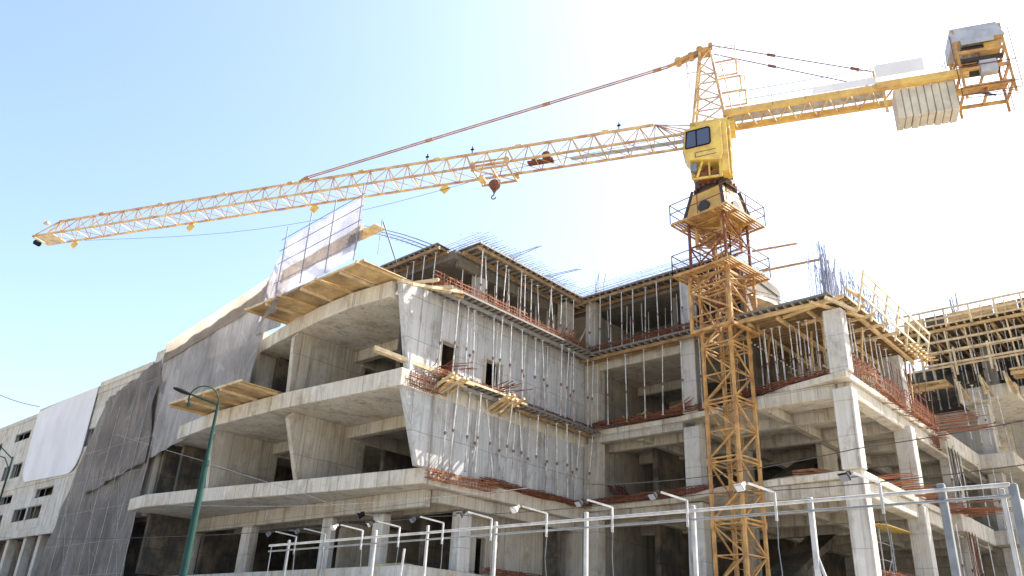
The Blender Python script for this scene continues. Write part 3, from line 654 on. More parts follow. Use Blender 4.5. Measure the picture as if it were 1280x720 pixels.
rebar_cage('orange rebar cage on the timber ledge below the windows', (23.4, 25.95, 12.9), (28.2, 25.9, 12.9), .5, .3, nl=20, messy=.06)
rebar_cage('brown rebar cage on the lower ledge by the inner corner', (28.2, 25.95, 12.76), (34.6, 25.95, 12.76), .45, .3, nl=18, mat='rust', messy=.06)
rebar_cage('dark rebar stub cage at the end of the middle balcony slab', (21.9, 26.1, 12.1), (23.3, 26.1, 12.1), .4, .7, mat='rust', step=.12, nl=8)
rebar_cage('red rebar cage protruding from the lower balcony slab corner', (23.5, 26.2, 8.3), (27.5, 26.1, 8.35), .35, .45, nl=14, messy=.05)
rebar_cage('rusty rebar along the second floor edge below the grey wall', (27.0, 26.2, 8.75), (34.6, 26.1, 8.75), .5, .2, mat='rust', nl=22, messy=.09)
rebar_cage('rusty rebar along the second floor edge left of the mast', (34.6, 25.8, 8.9), (34.0, 18.6, 8.9), .5, .2, mat='rust', nl=16, messy=.08)
rebar_cage('rusty rebar along the third floor edge left of the mast', (34.7, 25.8, 12.95), (34.6, 18.8, 12.95), .5, .3, mat='rust', nl=20, messy=.1)
rebar_cage('tangled rebar on the third floor edge right of the mast', (34.0, 17.5, 12.95), (33.1, 12.2, 12.95), .6, .25, mat='rust', nl=20, messy=.12)
rebar_cage('tangled rebar around the foot of the right corner column', (33.2, 11.4, 12.95), (35.6, 11.2, 12.95), .7, .9, nl=22, messy=.12)
rebar_cage('red rebar beam cage standing on the third floor right of the corner column', (36.2, 11.0, 12.9), (43.8, 11.0, 12.85), .4, .8, nl=10, messy=.05)
rebar_cage('dark rebar end of the cut beam beside the far bay', (43.4, 11.3, 12.1), (44.9, 11.3, 12.1), .4, .7, mat='rust', step=.1, nl=10)
rebar_cage('brown rebar on the first floor slab at the bottom right', (33.2, 10.9, 4.8), (40, 10.9, 4.8), .5, .3, mat='rust', nl=18, messy=.1)
rebar_cage('brown rebar on the first floor slab at the bottom centre', (27.5, 26.3, 4.8), (34, 26.3, 4.8), .5, .25, mat='rust', nl=14, messy=.1)
def rods(label, x0, x1, y, z, ln, n, mat='rebar', droop=.15, spread=.12, dir_=(0, -1, 0), dz=.3):
    m = MB(); d = Vector(dir_)
    for k in range(n):
        x = x0+(x1-x0)*(k+.5)/n+rnd(-.05, .05); z_ = z+rnd(0, dz); a = Vector((x, y+.2, z_)); L = ln*rnd(.6, 1.1); sp = rnd(-spread, spread)
        b = a+d*L*.5+Vector((sp*.4, 0, rnd(-.03, .05))); c = a+d*L+Vector((sp, 0, -droop*rnd(.2, 1.3)))
        m.bar(a, b, .03); m.bar(b, c, .03)
    o = m.build('starter_bars', mat, origin=((x0+x1)/2, y, z)); return tag(o, label, 'reinforcement')
rods('red bars sticking out of the third floor edge right of the corner column', 36.5, 44.5, 11.3, 12.55, 1.0, 26)
rods('long red bars reaching out at the cut end of the third floor beam', 43.5, 45.2, 11.2, 12.7, 2.8, 18, dz=1.0, droop=.02)
rods('red bars sticking out of the second floor edge at the right', 34.5, 46, 11.3, 8.75, 1.7, 56, dz=.25, droop=.0)
rods('long red bar bundle reaching out over the second floor beam', 43.5, 46, 11.2, 8.8, 3.0, 20, dz=.5, droop=.0)
rods('orange bar bundle lying on the second floor edge before the corner column', 33.0, 33.5, 13.9, 9.0, 2.2, 12, dz=.2, spread=.5, droop=.35)
rods('dark red bars lying on the second floor right of the mast', 34.0, 37, 15.5, 9.0, 2.4, 24, mat='rust', dz=.2)
rods('rusty bars jutting from the timber ledge below the right window', 26.6, 27.6, 26.0, 13.0, 1.9, 8, mat='rust', dz=.25, spread=.6, droop=-.1)
rods('rusty bars jutting above the long timber beam', 23.2, 24.2, 26.2, 13.3, 1.5, 8, mat='rust', dz=.3, spread=.9, droop=-.1)
# vertical starter bars
def verticals(label, pts, z0, h, mat='steelbar', w=.028, lean=.12, group=None):
    m = MB()
    for (x, y) in pts:
        hh = h*rnd(.75, 1.1); a = Vector((x, y, z0)); b = a+Vector((rnd(-lean, lean)*.4, rnd(-lean, lean)*.4, hh*.6)); c = a+Vector((rnd(-lean, lean), rnd(-lean, lean), hh))
        m.bar(a, b, w); m.bar(b, c, w)
    for k in range(3):
        xs = sorted(pts); zz = z0+h*(.2+.2*k)
        m.bar((xs[0][0], xs[0][1], zz), (xs[-1][0], xs[-1][1], zz), .016)
    return tag(m.build('starter_bars', mat, origin=(pts[0][0], pts[0][1], z0)), label, 'reinforcement', group)
verticals('tall dense row of vertical wall bars above the right formwork deck', [(32.7+k*.1+rnd(-.03, .03), 11.5+(k % 2)*.35) for k in range(92)]+[(33.0+k*.22, 12.4) for k in range(40)], 16.22, 2.75, w=.024, lean=.2)
verticals('thick clump of vertical bars at the corner of the yellow deck', [(32.6+rnd(0, .7), 11.4+rnd(0, .5)) for k in range(20)], 16.22, 2.9, w=.026)
verticals('small clump of column bars standing on the far wing roof', [(52.0+rnd(0, .4), 10.5+rnd(0, .5)) for k in range(7)], 20.77, 2.6, w=.045, lean=.05)
verticals('two lone column bars at the roof inner corner', [(35.0, 25.6), (35.2, 25.9), (34.8, 25.7), (35.1, 25.3)], 20.77, 1.8)
verticals('row of short bars along the far wing roof edge', [(50.8, 13.5-k*.45) for k in range(30)], 20.77, .7, lean=.1)
verticals('vertical column bars among the props at the right deck end', [(38+k*.45, 10.85+(k % 2)*.3) for k in range(14)], 12.9, 2.4, mat='rust', w=.03)
# roof mats: mesh of bars seen edge-on against the sky
def mat_bars(label, x0, x1, y0, y1, z, step, mat='steelbar', wave=.1, rise=.0, lift=(0, .25)):
    m = MB(); nx = int((x1-x0)/step); ny = int((y1-y0)/step)
    for layer in lift:
        for k in range(nx):
            x = x0+(k+.5)*step; prev = (x, y0-rnd(0, .5), z+layer)
            for i in range(1, 5):
                q = (x+rnd(-.03, .03), y0+(y1-y0)*i/4, z+layer+rnd(-.03, wave)+rise*math.sin(i)); m.bar(prev, q, .014); prev = q
        for k in range(ny):
            y = y0+(k+.5)*step; prev = (x0-rnd(0, .5), y, z+layer)
            for i in range(1, 7):
                q = (x0+(x1-x0)*i/6, y+rnd(-.03, .03), z+layer+rnd(-.03, wave)); m.bar(prev, q, .014); prev = q
    return tag(m.build('rebar_mat', mat, origin=((x0+x1)/2, (y0+y1)/2, z)), label, 'reinforcement')
mat_bars('pale rebar mat over the left roof formwork', 25.6, 34, 26.4, 31, 20.85, .22, lift=(0, .3, .6))
mat_bars('pale rebar mat over the centre roof formwork up to the mast', 34.4, 39, 16.9, 28, 20.85, .22, lift=(0, .3, .6))
mat_bars('pale rebar mat over the yellow deck beside the mast', 32.8, 41.8, 11.4, 16.2, 16.28, .25, lift=(0, .25))
mat_bars('pale rebar mat at the left end behind the upper walkway', 22.6, 27, 29.5, 33, 17.9, .22, lift=(0, .3))
t = thing('rebar_bundle', 'bundle of long thin bars bending out past the left roof corner', 'reinforcement', (24, 31, 21))
bm1 = MB()
for k in range(9):
    y = 28.6+k*.12; pr = None
    for i in range(8):
        s = i/7; q = (26.2-s*4.2, y+s*3.0, 21.0+.95*s+(.25*math.sin(s*3))+.05*(k % 3))
        if pr: bm1.bar(pr, q, .018)
        pr = q
bm1.build('long_bars', 'steelbar', t)
bm1 = MB()
for k in range(14):
    s = k/13; bm1.bar((25.4-s*3.0, 28.9+s*2.4, 21.1+.7*s), (25.4-s*3.0, 29.7+s*2.4, 21.25+.7*s), .014)
bm1.build('stirrups', 'steelbar', t)
def loose(label, pts, mat='steelbar', w=.03):
    m = MB()
    for a, b in pts: m.bar(a, b, w)
    return tag(m.build('loose_bars', mat, origin=pts[0][0]), label, 'reinforcement')
loose('few loose bars poking up at the left roof edge', [((28, 26.6, 21.0), (28.9, 25.2, 21.6)), ((28.3, 26.8, 21.0), (29.1, 25.1, 21.7)), ((31, 26.6, 21.0), (32.2, 25.0, 21.5)), ((31.2, 26.6, 21.0), (32.5, 25.0, 21.6))])
loose('few loose bars poking out of the yellow deck left of the tall bars', [((33, 12.9, 16.3), (32.3, 15.7, 17.5)), ((33.2, 12.5, 16.3), (32.4, 14.8, 17.3)), ((33, 13.8, 16.3), (32.2, 15.2, 17.0)), ((33.3, 12.1, 16.3), (32.6, 15.1, 17.7))], w=.022)
# leftover timber on the roofs
tag(MB().add([(28.3, 27.2, 20.78), (29.7, 27.2, 20.78), (29.7, 27.5, 20.78), (28.3, 27.5, 20.78), (28.4, 27.2, 21.5), (29.3, 27.2, 21.6), (29.3, 27.5, 21.6), (28.4, 27.5, 21.5)],
             [(0, 1, 2, 3), (4, 7, 6, 5), (0, 4, 5, 1), (1, 5, 6, 2), (2, 6, 7, 3), (3, 7, 4, 0)]).build('column_form', 'rust', origin=(29, 27.3, 20.8)), 'small rusty column form box on the left roof edge', 'formwork')
tag(MB().add([(33.4, 15.2, 16.22), (34.2, 14.7, 16.22), (34.2, 13.0, 16.22), (33.4, 13.4, 16.22), (33.4, 15.6, 17.9), (34.2, 15.2, 18.0), (34.2, 13.5, 16.6), (33.4, 14.4, 17.1)],
             [(0, 1, 2, 3), (4, 7, 6, 5), (0, 4, 5, 1), (1, 5, 6, 2), (2, 6, 7, 3), (3, 7, 4, 0)]).build('timber_stack', 'timber', origin=(33.7, 14.5, 16.2)), 'heap of orange timber on the deck just right of the mast', 'timber')

# ================================================================== timber guard rails
def guard(label, posts, hz, rails, ext, mat='timberpale', w=.1):
    t = thing('guard_rail', label, 'railing', posts[0])
    for p in posts: MB().bar(p, (p[0]+ext[0], p[1]+ext[1], p[2]+hz), w, w*.6).build('post', mat, t)
    a, b = Vector(posts[0]), Vector(posts[-1])
    for f in rails:
        o = Vector((ext[0]*f, ext[1]*f, hz*f)); MB().bar(a+o, b+o+Vector((0, 0, rnd(-.08, .08))), .05, .12).build('rail', mat, t)
    return t
guard('leaning yellow timber guard rail along the right deck edge', [(33.0+k*1.5, 10.45, 15.6) for k in range(7)], 1.8, (.4, .72, .95), (0, -.45, 0))
t = thing('timber_outrigger', 'crossed pale timbers packed over the head of the tall corner column', 'timber', (32.8, 11, 15.9))
for a, b in (((31.5, 11.9, 15.82), (34.6, 10.7, 15.86)), ((31.8, 10.6, 15.9), (32.6, 13.6, 15.9)), ((33.2, 10.2, 15.84), (33.6, 13.2, 15.8)), ((32.0, 10.5, 16.32), (33.8, 10.4, 16.36)), ((31.6, 11.3, 15.95), (32.4, 10.3, 15.3)), ((34.5, 10.2, 15.9), (34.7, 12.6, 15.86)), ((35.8, 10.1, 15.86), (36.0, 12.4, 15.9)), ((37.2, 10.1, 15.88), (37.3, 12.2, 15.84))):
    MB().bar(a, b, .11, .13).build('timber', 'timber' if rnd(0, 1) < .5 else 'timberpale', t)
t = thing('timber_shoring', 'mixed thin timber shores standing among the props of the right deck', 'timber', (36, 11.5, 12.9))
for k in range(22):
    x = 33.6+rnd(0, 8.2); y = rnd(11.2, 15.5); MB().bar((x, y, 12.92), (x+rnd(-.35, .35), y+rnd(-.3, .3), 15.85), .07, .09).build('shore', 'timber' if k % 3 else 'timberdark', t)
for k in range(9):
    z_ = rnd(13.6, 15.6); x = rnd(33.4, 37); y = rnd(11.3, 15); MB().bar((x, y, z_), (x+rnd(2.5, 4.5), y+rnd(-.4, .4), z_+rnd(-.3, .3)), .05, .11).build('cross_board', 'timber', t)
guard('timber bearers poking out at the right deck end', [(39+k*.48, 10.75, 15.95) for k in range(7)], -.05, (.5,), (.2, -.9, 0), 'timber')
guard('double timber guard rail low on the far wing front', [(49.95, 12.6-k*1.8, 17.5) for k in range(8)], 1.7, (.45, .9), (0, 0, 0), w=.12)
guard('timber rail with posts along the top of the far wing roof', [(49.9, 13.6-k*1.35, 20.5) for k in range(10)], 1.15, (.5, .97), (-.15, 0, 0), w=.1)
guard('pale timber uprights and rails in front of the far wing props', [(50.15, 13.2-k*1.1, 17.4) for k in range(12)], 2.9, (.25, .55, .8), (-.1, .12, 0), w=.08)
guard('slanting timber braces below the far wing roof edge', [(50.0, 13.0-k*1.6, 18.9) for k in range(9)], 1.6, (.1,), (.5, .5, 0), 'timber', w=.11)
for nm, z0, z1, x in (('upper dark edge formwork panel on the far wing roof', 20.78, 21.55, 50.5),):
    t = thing('edge_formwork', nm, 'formwork', (x, 6, z0))
    for k in range(14):
        y = 13.4-k*1.25
        MB().box(x, x+.05, y-1.2, y, z0, z1).build('panel', 'plydark' if k % 4 == 1 else 'timber', t)
        MB().bar((x-.06, y-.6, z0), (x-.06, y-.6, z1+.1), .08).build('stud', 'timberpale', t)
t = thing('timber_bracket', 'row of raking timber struts under the far wing catch deck', 'bracket', (50.6, 6, 16.2))
for k in range(10):
    y = 11-k*1.25; MB().bar((50.3, y, 17.2), (51.2, y-.25, 16.3), .14, .1).build('strut', 'timber', t)
    MB().bar((50.0, y, 17.3), (50.25, y-.1, 15.9+.3*(k % 2)), .12, .08).build('hanger', 'timberpale', t)

# small scaffold tower with yellow boards inside the right bay
t = thing('scaffold', 'small white scaffold tower with yellow boards behind the right fence', 'scaffold', (38.5, 12.8, 4.8))
for x in (37.6, 39.1):
    for y in (12.4, 13.6): MB().tube((x, y, 4.76), (x, y, 7.3), .03).build('upright', 'white', t)
for z in (5.3, 6.0, 6.7): MB().tube((37.6, 12.38, z), (39.1, 12.38, z), .02).build('ledger', 'white', t); MB().tube((37.58, 12.4, z), (37.58, 13.6, z), .02).build('ledger', 'white', t)
MB().tube((37.6, 12.36, 5.0), (39.1, 12.36, 6.6), .02).build('brace', 'white', t)
for k in range(3): MB().bar((36.9, 11.95+k*.3, 7.35+.03*k), (39.9, 11.8+k*.3, 7.34+.03*k), .25, .05).build('board', 'cabyel', t)

# ================================================================== tower crane
MC = Vector((32.13, 16.25, 0))
cr = thing('tower_crane', 'tall yellow lattice tower crane with long jib and concrete ballast', 'crane', tuple(MC))
a_ = R_(-6); ex = Vector((math.cos(a_), math.sin(a_), 0)); ey = Vector((-math.sin(a_), math.cos(a_), 0))
def W(x, y, z): return MC+ex*x+ey*y+Vector((0, 0, z))
Jd = Vector((-.384, .923, 0)).normalized(); Nd = Vector((-Jd.y, Jd.x, 0))   # Nd points towards the street side
def Jp(j, n, z): return MC+Jd*j+Nd*n+Vector((0, 0, z))
def obox(mb, j0, j1, n0, n1, z0, z1):
    vs = [Jp(j, n, z) for z in (z0, z1) for n in (n0, n1) for j in (j0, j1)]
    return mb.add(vs, [(0, 2, 3, 1), (4, 5, 7, 6), (0, 1, 5, 4), (2, 6, 7, 3), (0, 4, 6, 2), (1, 3, 7, 5)])
HS = .75
def frame_bay(z0, z1, h, leg=.13, br=.065, mat='orange', name='mast_section', joint=True):
    m = MB()
    cs = [(-h, -h), (h, -h), (h, h), (-h, h)]
    zm = (z0+z1)/2
    for (x, y) in cs:
        m.bar(W(x, y, z0), W(x, y, z1), leg, leg, up=ey)
        if joint: m.bar(W(x, y, z1-.16), W(x, y, z1+.13), leg*1.35, leg*1.35, up=ey)
    for i in range(4):
        a, b = cs[i], cs[(i+1) % 4]
        if i in (1, 2): a, b = b, a
        m.bar(W(*a, z0+.12), W(*b, z0+.12), br*1.1); m.bar(W(*a, z1-.06), W(*b, z1-.06), br)
        far = b if i in (0, 2) else b
        m.bar(W(*a, z0+.12), W(*b, zm), br); m.bar(W(*b, zm), W(*a, z1-.06), br); m.bar(W(*a, zm), W(*b, zm), br*.8)
    m.bar(W(-h, -h, z1-.1), W(h, h, z1-.1), br*.8)
    return m.build(name, mat, cr)
bay = 2.6; z = -.85
zs = []
while z < 17.5:
    frame_bay(max(z, 0), min(z+bay, 18.4), HS); z += bay
frame_bay(z, 21.2, HS, mat='orange')
lad = MB()
for s in (-.2, .2): lad.bar(W(.35+s, .25, 1), W(.35+s, .25, 21), .035)
for k in range(66): lad.bar(W(.15, .25, 1+k*.3), W(.55, .25, 1+k*.3), .022)
lad.build('ladder', 'orange', cr)
lg = MB()
for k in range(12): 
    zc = 1.5+k*1.6; n_ = 10
    for i in range(n_):
        t0, t1 = 2*math.pi*i/n_, 2*math.pi*(i+1)/n_; lg.bar(W(.35+.36*math.cos(t0), .0+.36*math.sin(t0), zc), W(.35+.36*math.cos(t1), .0+.36*math.sin(t1), zc), .025)
for i in (3, 5, 7): lg.bar(W(.35+.36*math.cos(i*.9), .36*math.sin(i*.9), 1.5), W(.35+.36*math.cos(i*.9), .36*math.sin(i*.9), 19), .02)
lg.build('ladder_cage', 'orange', cr)
# climbing cage
cg = MB(); hc = 1.07
for (x, y) in ((-hc, -hc), (hc, -hc), (hc, hc), (-hc, hc)): cg.bar(W(x, y, 15.5), W(x, y, 18.45), .13, .13, up=ey)
pts = [(-hc, -hc), (hc, -hc), (hc, hc), (-hc, hc)]
for i in range(4):
    a, b = pts[i], pts[(i+1) % 4]
    if i in (1, 2): a, b = b, a
    cg.bar(W(*a, 15.56), W(*b, 15.56), .14); cg.bar(W(*a, 16.3), W(*b, 16.3), .06); cg.bar(W(*a, 17.7), W(*b, 17.7), .07)
    cg.bar(W(*b, 16.3), W(*a, 17.6), .085); cg.bar(W(*a, 17.7), W(*b, 18.4), .06)
cg.build('climbing_cage', 'orange', cr)
jk = MB()
for k in range(26):
    p = W(rnd(-.65, .65), rnd(-.65, .65), rnd(16.2, 18.2)); jk.bar(p, p+Vector((rnd(-.5, .5), rnd(-.5, .5), rnd(-.3, .3))), .06)
jk.tube(W(.2, -.2, 16.4), W(.2, -.2, 18.3), .12); jk.tube(W(-.4, .3, 16.9), W(-.4, .3, 18.3), .08)
jk.build('climbing_jack', 'rust', cr)
def platform(z, h, rail_sides, nm='work_platform'):
    h = h*.95
    m = MB(); hi = 1.02; th = .04
    bands = []
    for k in range(4):
        w_ = (h-hi)/4; a0 = hi+k*w_
        bands += [(-h, h, -a0-w_*.62, -a0), (-h, h, a0, a0+w_*.62), (-a0-w_*.62, -a0, -hi, hi), (a0, a0+w_*.62, -hi, hi)]
    for x0, x1, y0, y1 in bands:
        vs = [W(x, y, zz) for zz in (z, z+th) for y in (y0, y1) for x in (x0, x1)]
        m.add(vs, [(0, 2, 3, 1), (4, 5, 7, 6), (0, 1, 5, 4), (2, 6, 7, 3), (0, 4, 6, 2), (1, 3, 7, 5)])
    for x, y, x2, y2 in ((-h, -h, h, -h), (h, -h, h, h), (h, h, -h, h), (-h, h, -h, -h)): m.bar(W(x, y, z-.06), W(x2, y2, z-.06), .07, .1)
    for s in (-.75, .75): m.bar(W(s, -h, z-.08), W(s, h, z-.08), .09, .13); m.bar(W(-h, s, z-.085), W(h, s, z-.085), .09, .13)
    o = m.build(nm, 'orange', cr)
    r = MB()
    cs = [(-h-.03, -h-.03), (h+.03, -h-.03), (h+.03, h+.03), (-h-.03, h+.03)]
    for i in rail_sides:
        a, b = Vector(cs[i]), Vector(cs[(i+1) % 4])
        for zz in (.55, 1.05): r.bar(W(*a, z+zz), W(*b, z+zz), .035)
        for f in (0, .5, 1): c = a.lerp(b, f); r.bar(W(*c, z), W(*c, z+1.05), .035)
    sub(r, 'guard_rail', 'rust', o, cr)
    return o
platform(18.5, 1.7, (0, 1, 2, 3)); platform(21.35, 1.7, (0, 1, 2, 3))
bm3 = MB().bar(W(1.2, -1.5, 18.75), W(2.3, -4.0, 18.95), .08, .09).bar(W(1.6, -.8, 20.2), W(2.6, -2.7, 20.35), .07, .08)
bm3.bar(W(1.4, .0, 21.3), W(2.2, -3.6, 18.95), .02)
bm3.build('outrigger_beam', 'orange', cr)
# upper frame posts between platforms
uf = MB()
for (x, y) in ((-1.0, -1.0), (1.0, -1.0), (1.0, 1.0), (-1.0, 1.0)): uf.bar(W(x, y, 18.5), W(x, y, 21.5), .11, .11, up=ey)
for i in range(4):
    cs = [(-1, -1), (1, -1), (1, 1), (-1, 1)]; a, b = cs[i], cs[(i+1) % 4]
    uf.bar(W(*a, 18.7), W(*b, 20.0), .06); uf.bar(W(*b, 20.0), W(*a, 21.3), .06); uf.bar(W(*a, 20.0), W(*b, 20.0), .06)
uf.build('upper_frame', 'rust', cr)
# flared head under the slewing ring
def frust(h0, h1, z0, z1):
    vs = [W(sx*h, sy*h, z) for h, z in ((h0, z0), (h1, z1)) for sx, sy in ((-1, -1), (1, -1), (1, 1), (-1, 1))]
    return MB().add(vs, [(3, 2, 1, 0), (4, 5, 6, 7)]+[(i, (i+1) % 4, 4+(i+1) % 4, 4+i) for i in range(4)])
frust(1.12, .86, 21.5, 23.0).build('flared_head', 'yellow', cr)
ff = MB()
for sx, sy in ((-1, -1), (1, -1), (1, 1), (-1, 1)): ff.bar(W(sx*1.18, sy*1.18, 21.45), W(sx*.82, sy*.82, 23.2), .14, .14)
for x, y in ((0, -1), (-1, 0)): ff.tube(W(x*1.14-abs(y)*.0, y*1.14, 21.95), W(x*1.0, y*1.0, 21.95), .32, n=16)
ff.build('head_corner_ribs', 'dark', cr)
MB().tube(W(0, 0, 23.2), W(0, 0, 23.65), 1.0, n=28).tube(W(0, 0, 23.0), W(0, 0, 23.2), .88, n=28).build('slewing_ring', 'dark', cr)
mt = MB()
for k in range(22):
    t0 = k*.2856; mt.tube(W(1.02*math.cos(t0), 1.02*math.sin(t0), 23.15), W(1.02*math.cos(t0), 1.02*math.sin(t0), 23.35), .06, n=6)
mt.build('ring_bolts', 'rust', cr)
# slewing platform: tapered frame, motors
sp = MB()
def tap(mb, j0, j1, n0, n1, z0, j2, j3, n2, n3, z1):
    vs = [Jp(j, n, z0) for n in (n0, n1) for j in (j0, j1)]+[Jp(j, n, z1) for n in (n2, n3) for j in (j2, j3)]
    return mb.add(vs, [(0, 2, 3, 1), (4, 5, 7, 6), (0, 1, 5, 4), (2, 6, 7, 3), (0, 4, 6, 2), (1, 3, 7, 5)])
tap(sp, -.95, .15, -.8, .8, 23.65, -1.0, -.55, -.8, .8, 25.6)
for n in (-.8, .8): sp.bar(Jp(.9, n, 23.75), Jp(.9, n, 25.9), .14); sp.bar(Jp(-.9, n, 23.75), Jp(-.9, n, 26.84), .2); sp.bar(Jp(.9, n, 23.8), Jp(-.9, n, 25.5), .09); sp.bar(Jp(-.95, n, 23.75), Jp(.95, n, 23.75), .16)
sp.bar(Jp(.9, -.8, 25.1), Jp(.9, .8, 25.1), .12); sp.bar(Jp(.9, -.8, 23.78), Jp(.9, .8, 23.78), .16)
obox(sp, -.9, .9, -.8, .4, 25.9, 26.1)
sp.build('slewing_frame', 'cabyel', cr)
MB().tube(Jp(.35, .45, 23.7), Jp(.35, .45, 25.3), .26, n=12).tube(Jp(-.25, -.3, 23.7), Jp(-.25, -.3, 25.0), .3, n=12).build('slewing_motor', 'rust', cr)
# cab
cb = MB()
prof = [(1.02, 24.25), (1.3, 24.65), (1.18, 26.1), (-.62, 26.35), (-.62, 24.45), (-.5, 24.05)]
n = len(prof)
cb.add([Jp(j, .55, z) for j, z in prof]+[Jp(j, 1.75, z) for j, z in prof], [(i, (i+1) % n, n+(i+1) % n, n+i) for i in range(n)]+[tuple(range(n))[::-1], tuple(range(n, 2*n))])
cab = cb.build('cab', 'cabyel', cr, bevel=.04)
wp = [(1.16, 24.88), (1.08, 25.87), (.0, 26.0), (-.06, 25.93), (-.06, 25.1), (.02, 25.0)]
n = len(wp)
wmb = MB().add([Jp(j, 1.752, z) for j, z in wp]+[Jp(j, 1.775, z) for j, z in wp], [(i, (i+1) % n, n+(i+1) % n, n+i) for i in range(n)]+[tuple(range(n))[::-1], tuple(range(n, 2*n))])
wn_ = sub(wmb, 'window', 'glass', cab, cr)
wf2 = MB()
for i in range(n):
    p, q = wp[i], wp[(i+1) % n]; wf2.bar(Jp(p[0], 1.785, p[1]), Jp(q[0], 1.785, q[1]), .05)
wf2.bar(Jp(.62, 1.785, 24.94), Jp(.6, 1.785, 25.93), .05)
sub(wf2, 'window_frame', 'black', cab, cr)
fw = MB(); fw.quad(Jp(1.325, .65, 24.75), Jp(1.325, 1.65, 24.75), Jp(1.22, 1.65, 26.0), Jp(1.22, .65, 26.0)); fo = sub(fw, 'window', 'glass', cab, cr)
s_ = fo.modifiers.new('t', 'SOLIDIFY'); s_.thickness = .02
hb = MB()
for p, q in (((.72, 24.58), (-.3, 24.68)), ((.72, 24.58), (.7, 24.3)), ((.7, 24.32), (-.3, 24.42))): hb.bar(Jp(p[0], 1.757, p[1]), Jp(q[0], 1.757, q[1]), .022)
sub(hb, 'hatch_seam', 'dark', cab, cr)
MB().bar(Jp(.95, 1.4, 23.3), Jp(.95, 1.4, 24.25), .07).bar(Jp(-.45, 1.5, 23.2), Jp(-.45, 1.5, 24.1), .12).bar(Jp(-.45, 1.4, 23.3), Jp(.95, 1.4, 23.3), .1).bar(Jp(.1, 1.5, 23.3), Jp(.1, 1.5, 24.2), .06).bar(Jp(.4, 1.5, 24.2), Jp(.7, 1.5, 23.3), .1).bar(Jp(-.45, 1.4, 23.35), Jp(-.45, .7, 23.7), .1).bar(Jp(.95, 1.4, 23.35), Jp(.9, .8, 23.75), .08).build('cab_support', 'cabyel', cr)
MB().bar(Jp(.75, 1.15, 23.45), Jp(-.3, 1.15, 23.5), .5, .35).bar(Jp(.5, 1.0, 23.7), Jp(.1, 1.0, 24.1), .3).build('slewing_gear', 'rust', cr)
tp_ = MB(); tap(tp_, -.85, -.5, .5, 1.5, 23.5, -.85, -.64, .5, 1.6, 26.3); tp_.build('cab_side_panel', 'cabyel', cr)
obox(MB(), .7, 1.0, 1.3, 1.6, 23.65, 24.1).build('floodlight', 'greypipe', cr)
# jib
JB, JT, HW = 26.6, 27.95, .66
def jib_section(j0, j1, nb, first=False, last=False):
    m = MB()
    ch = .11
    m.bar(Jp(j0, HW, JB), Jp(j1, HW, JB), ch); m.bar(Jp(j0, -HW, JB), Jp(j1, -HW, JB), ch)
    m.bar(Jp(j0 if not first else j0+2.4, 0, JT), Jp(j1 if not last else j1-1.3, 0, JT), ch*1.15)
    L = (j1-j0)/nb
    for k in range(nb):
        a = j0+k*L; b = a+L; c = (a+b)/2
        tj = min(max(c, 2.9), 45.1)
        for s in (-1, 1):
            m.bar(Jp(a, s*HW, JB), Jp(tj, 0, JT), .05); m.bar(Jp(b, s*HW, JB), Jp(tj, 0, JT), .05)
        m.bar(Jp(a, -HW, JB), Jp(b, HW, JB), .035); m.bar(Jp(a, HW, JB), Jp(a, -HW, JB), .045)
    if last: m.bar(Jp(j1, HW, JB), Jp(j1, -HW, JB), .1); m.bar(Jp(j1-1.3, 0, JT), Jp(j1, HW, JB), .06); m.bar(Jp(j1-1.3, 0, JT), Jp(j1, -HW, JB), .06)
    m.bar(Jp(j1-.25, 0, JT+.05), Jp(j1+.15, 0, JT+.05), .2, .16)
    return m.build('jib_section', 'jibp', cr)
J0, J1 = .6, 46.4; ns = 9; sl_ = (J1-J0)/ns
for k in range(ns): jib_section(J0+k*sl_, J0+(k+1)*sl_, 4, k == 0, k == ns-1)
MB().bar(Jp(.7, .5, 27.1), Jp(3.0, 0, JT), .05).bar(Jp(.7, -.5, 27.1), Jp(3.0, 0, JT), .05).build('jib_root_tie', 'jibp', cr)
tpp = MB(); obox(tpp, 44.6, 46.2, -HW, HW, JB-.06, JB-.03); tpp.build('tip_platform', 'timberpale', cr)
tw = MB(); tw.tube(Jp(46.5, .3, 26.35), Jp(46.5, -.1, 26.35), .18, n=12); tw.build('tip_sheave', 'black', cr)
for j in (15.5, 24.4, 33.9, 43.9):
    m = MB(); c = Jp(j, -HW-.05, JB-.28); u = Jd*.36; v = Vector((0, 0, .36))
    m.add([c-u, c-v, c+u, c+v, c-u+Nd*.03, c-v+Nd*.03, c+u+Nd*.03, c+v+Nd*.03], [(0, 1, 2, 3), (4, 7, 6, 5), (0, 4, 5, 1), (1, 5, 6, 2), (2, 6, 7, 3), (3, 7, 4, 0)])
    m.build('diamond_sign', 'cabyel', cr)
for j in (4.9, 13.6, 16.5): MB().tube(Jp(j, 0, JT), Jp(j, 0, JT+.55), .03).bar(Jp(j-.1, 0, JT+.35), Jp(j+.1, 0, JT+.35), .08).build('warning_lamp', 'black', cr)
wk = MB(); obox(wk, 1, 7.6, -.2, .15, JB+.0, JB+.02); wk.build('jib_walkway', 'white', cr)
MB().tube(Jp(9.0, .25, JB+.35), Jp(9.0, -.25, JB+.35), .25, n=14).tube(Jp(9.7, .2, JB+.25), Jp(9.7, -.2, JB+.25), .16, n=12).bar(Jp(8.6, 0, JB+.1), Jp(10.1, 0, JB+.1), .4, .1).build('trolley_winch', 'rust', cr)
ca = MB()
pr = None
for i in range(13):
    s = i/12; q = Jp(14+s*29, -HW, JB-.1-1.25*math.sin(math.pi*s)*(1.1-s*.4)); 
    if pr: ca.tube(pr, q, .012, n=5)
    pr = q
ca.build('slack_cable', 'dark', cr)
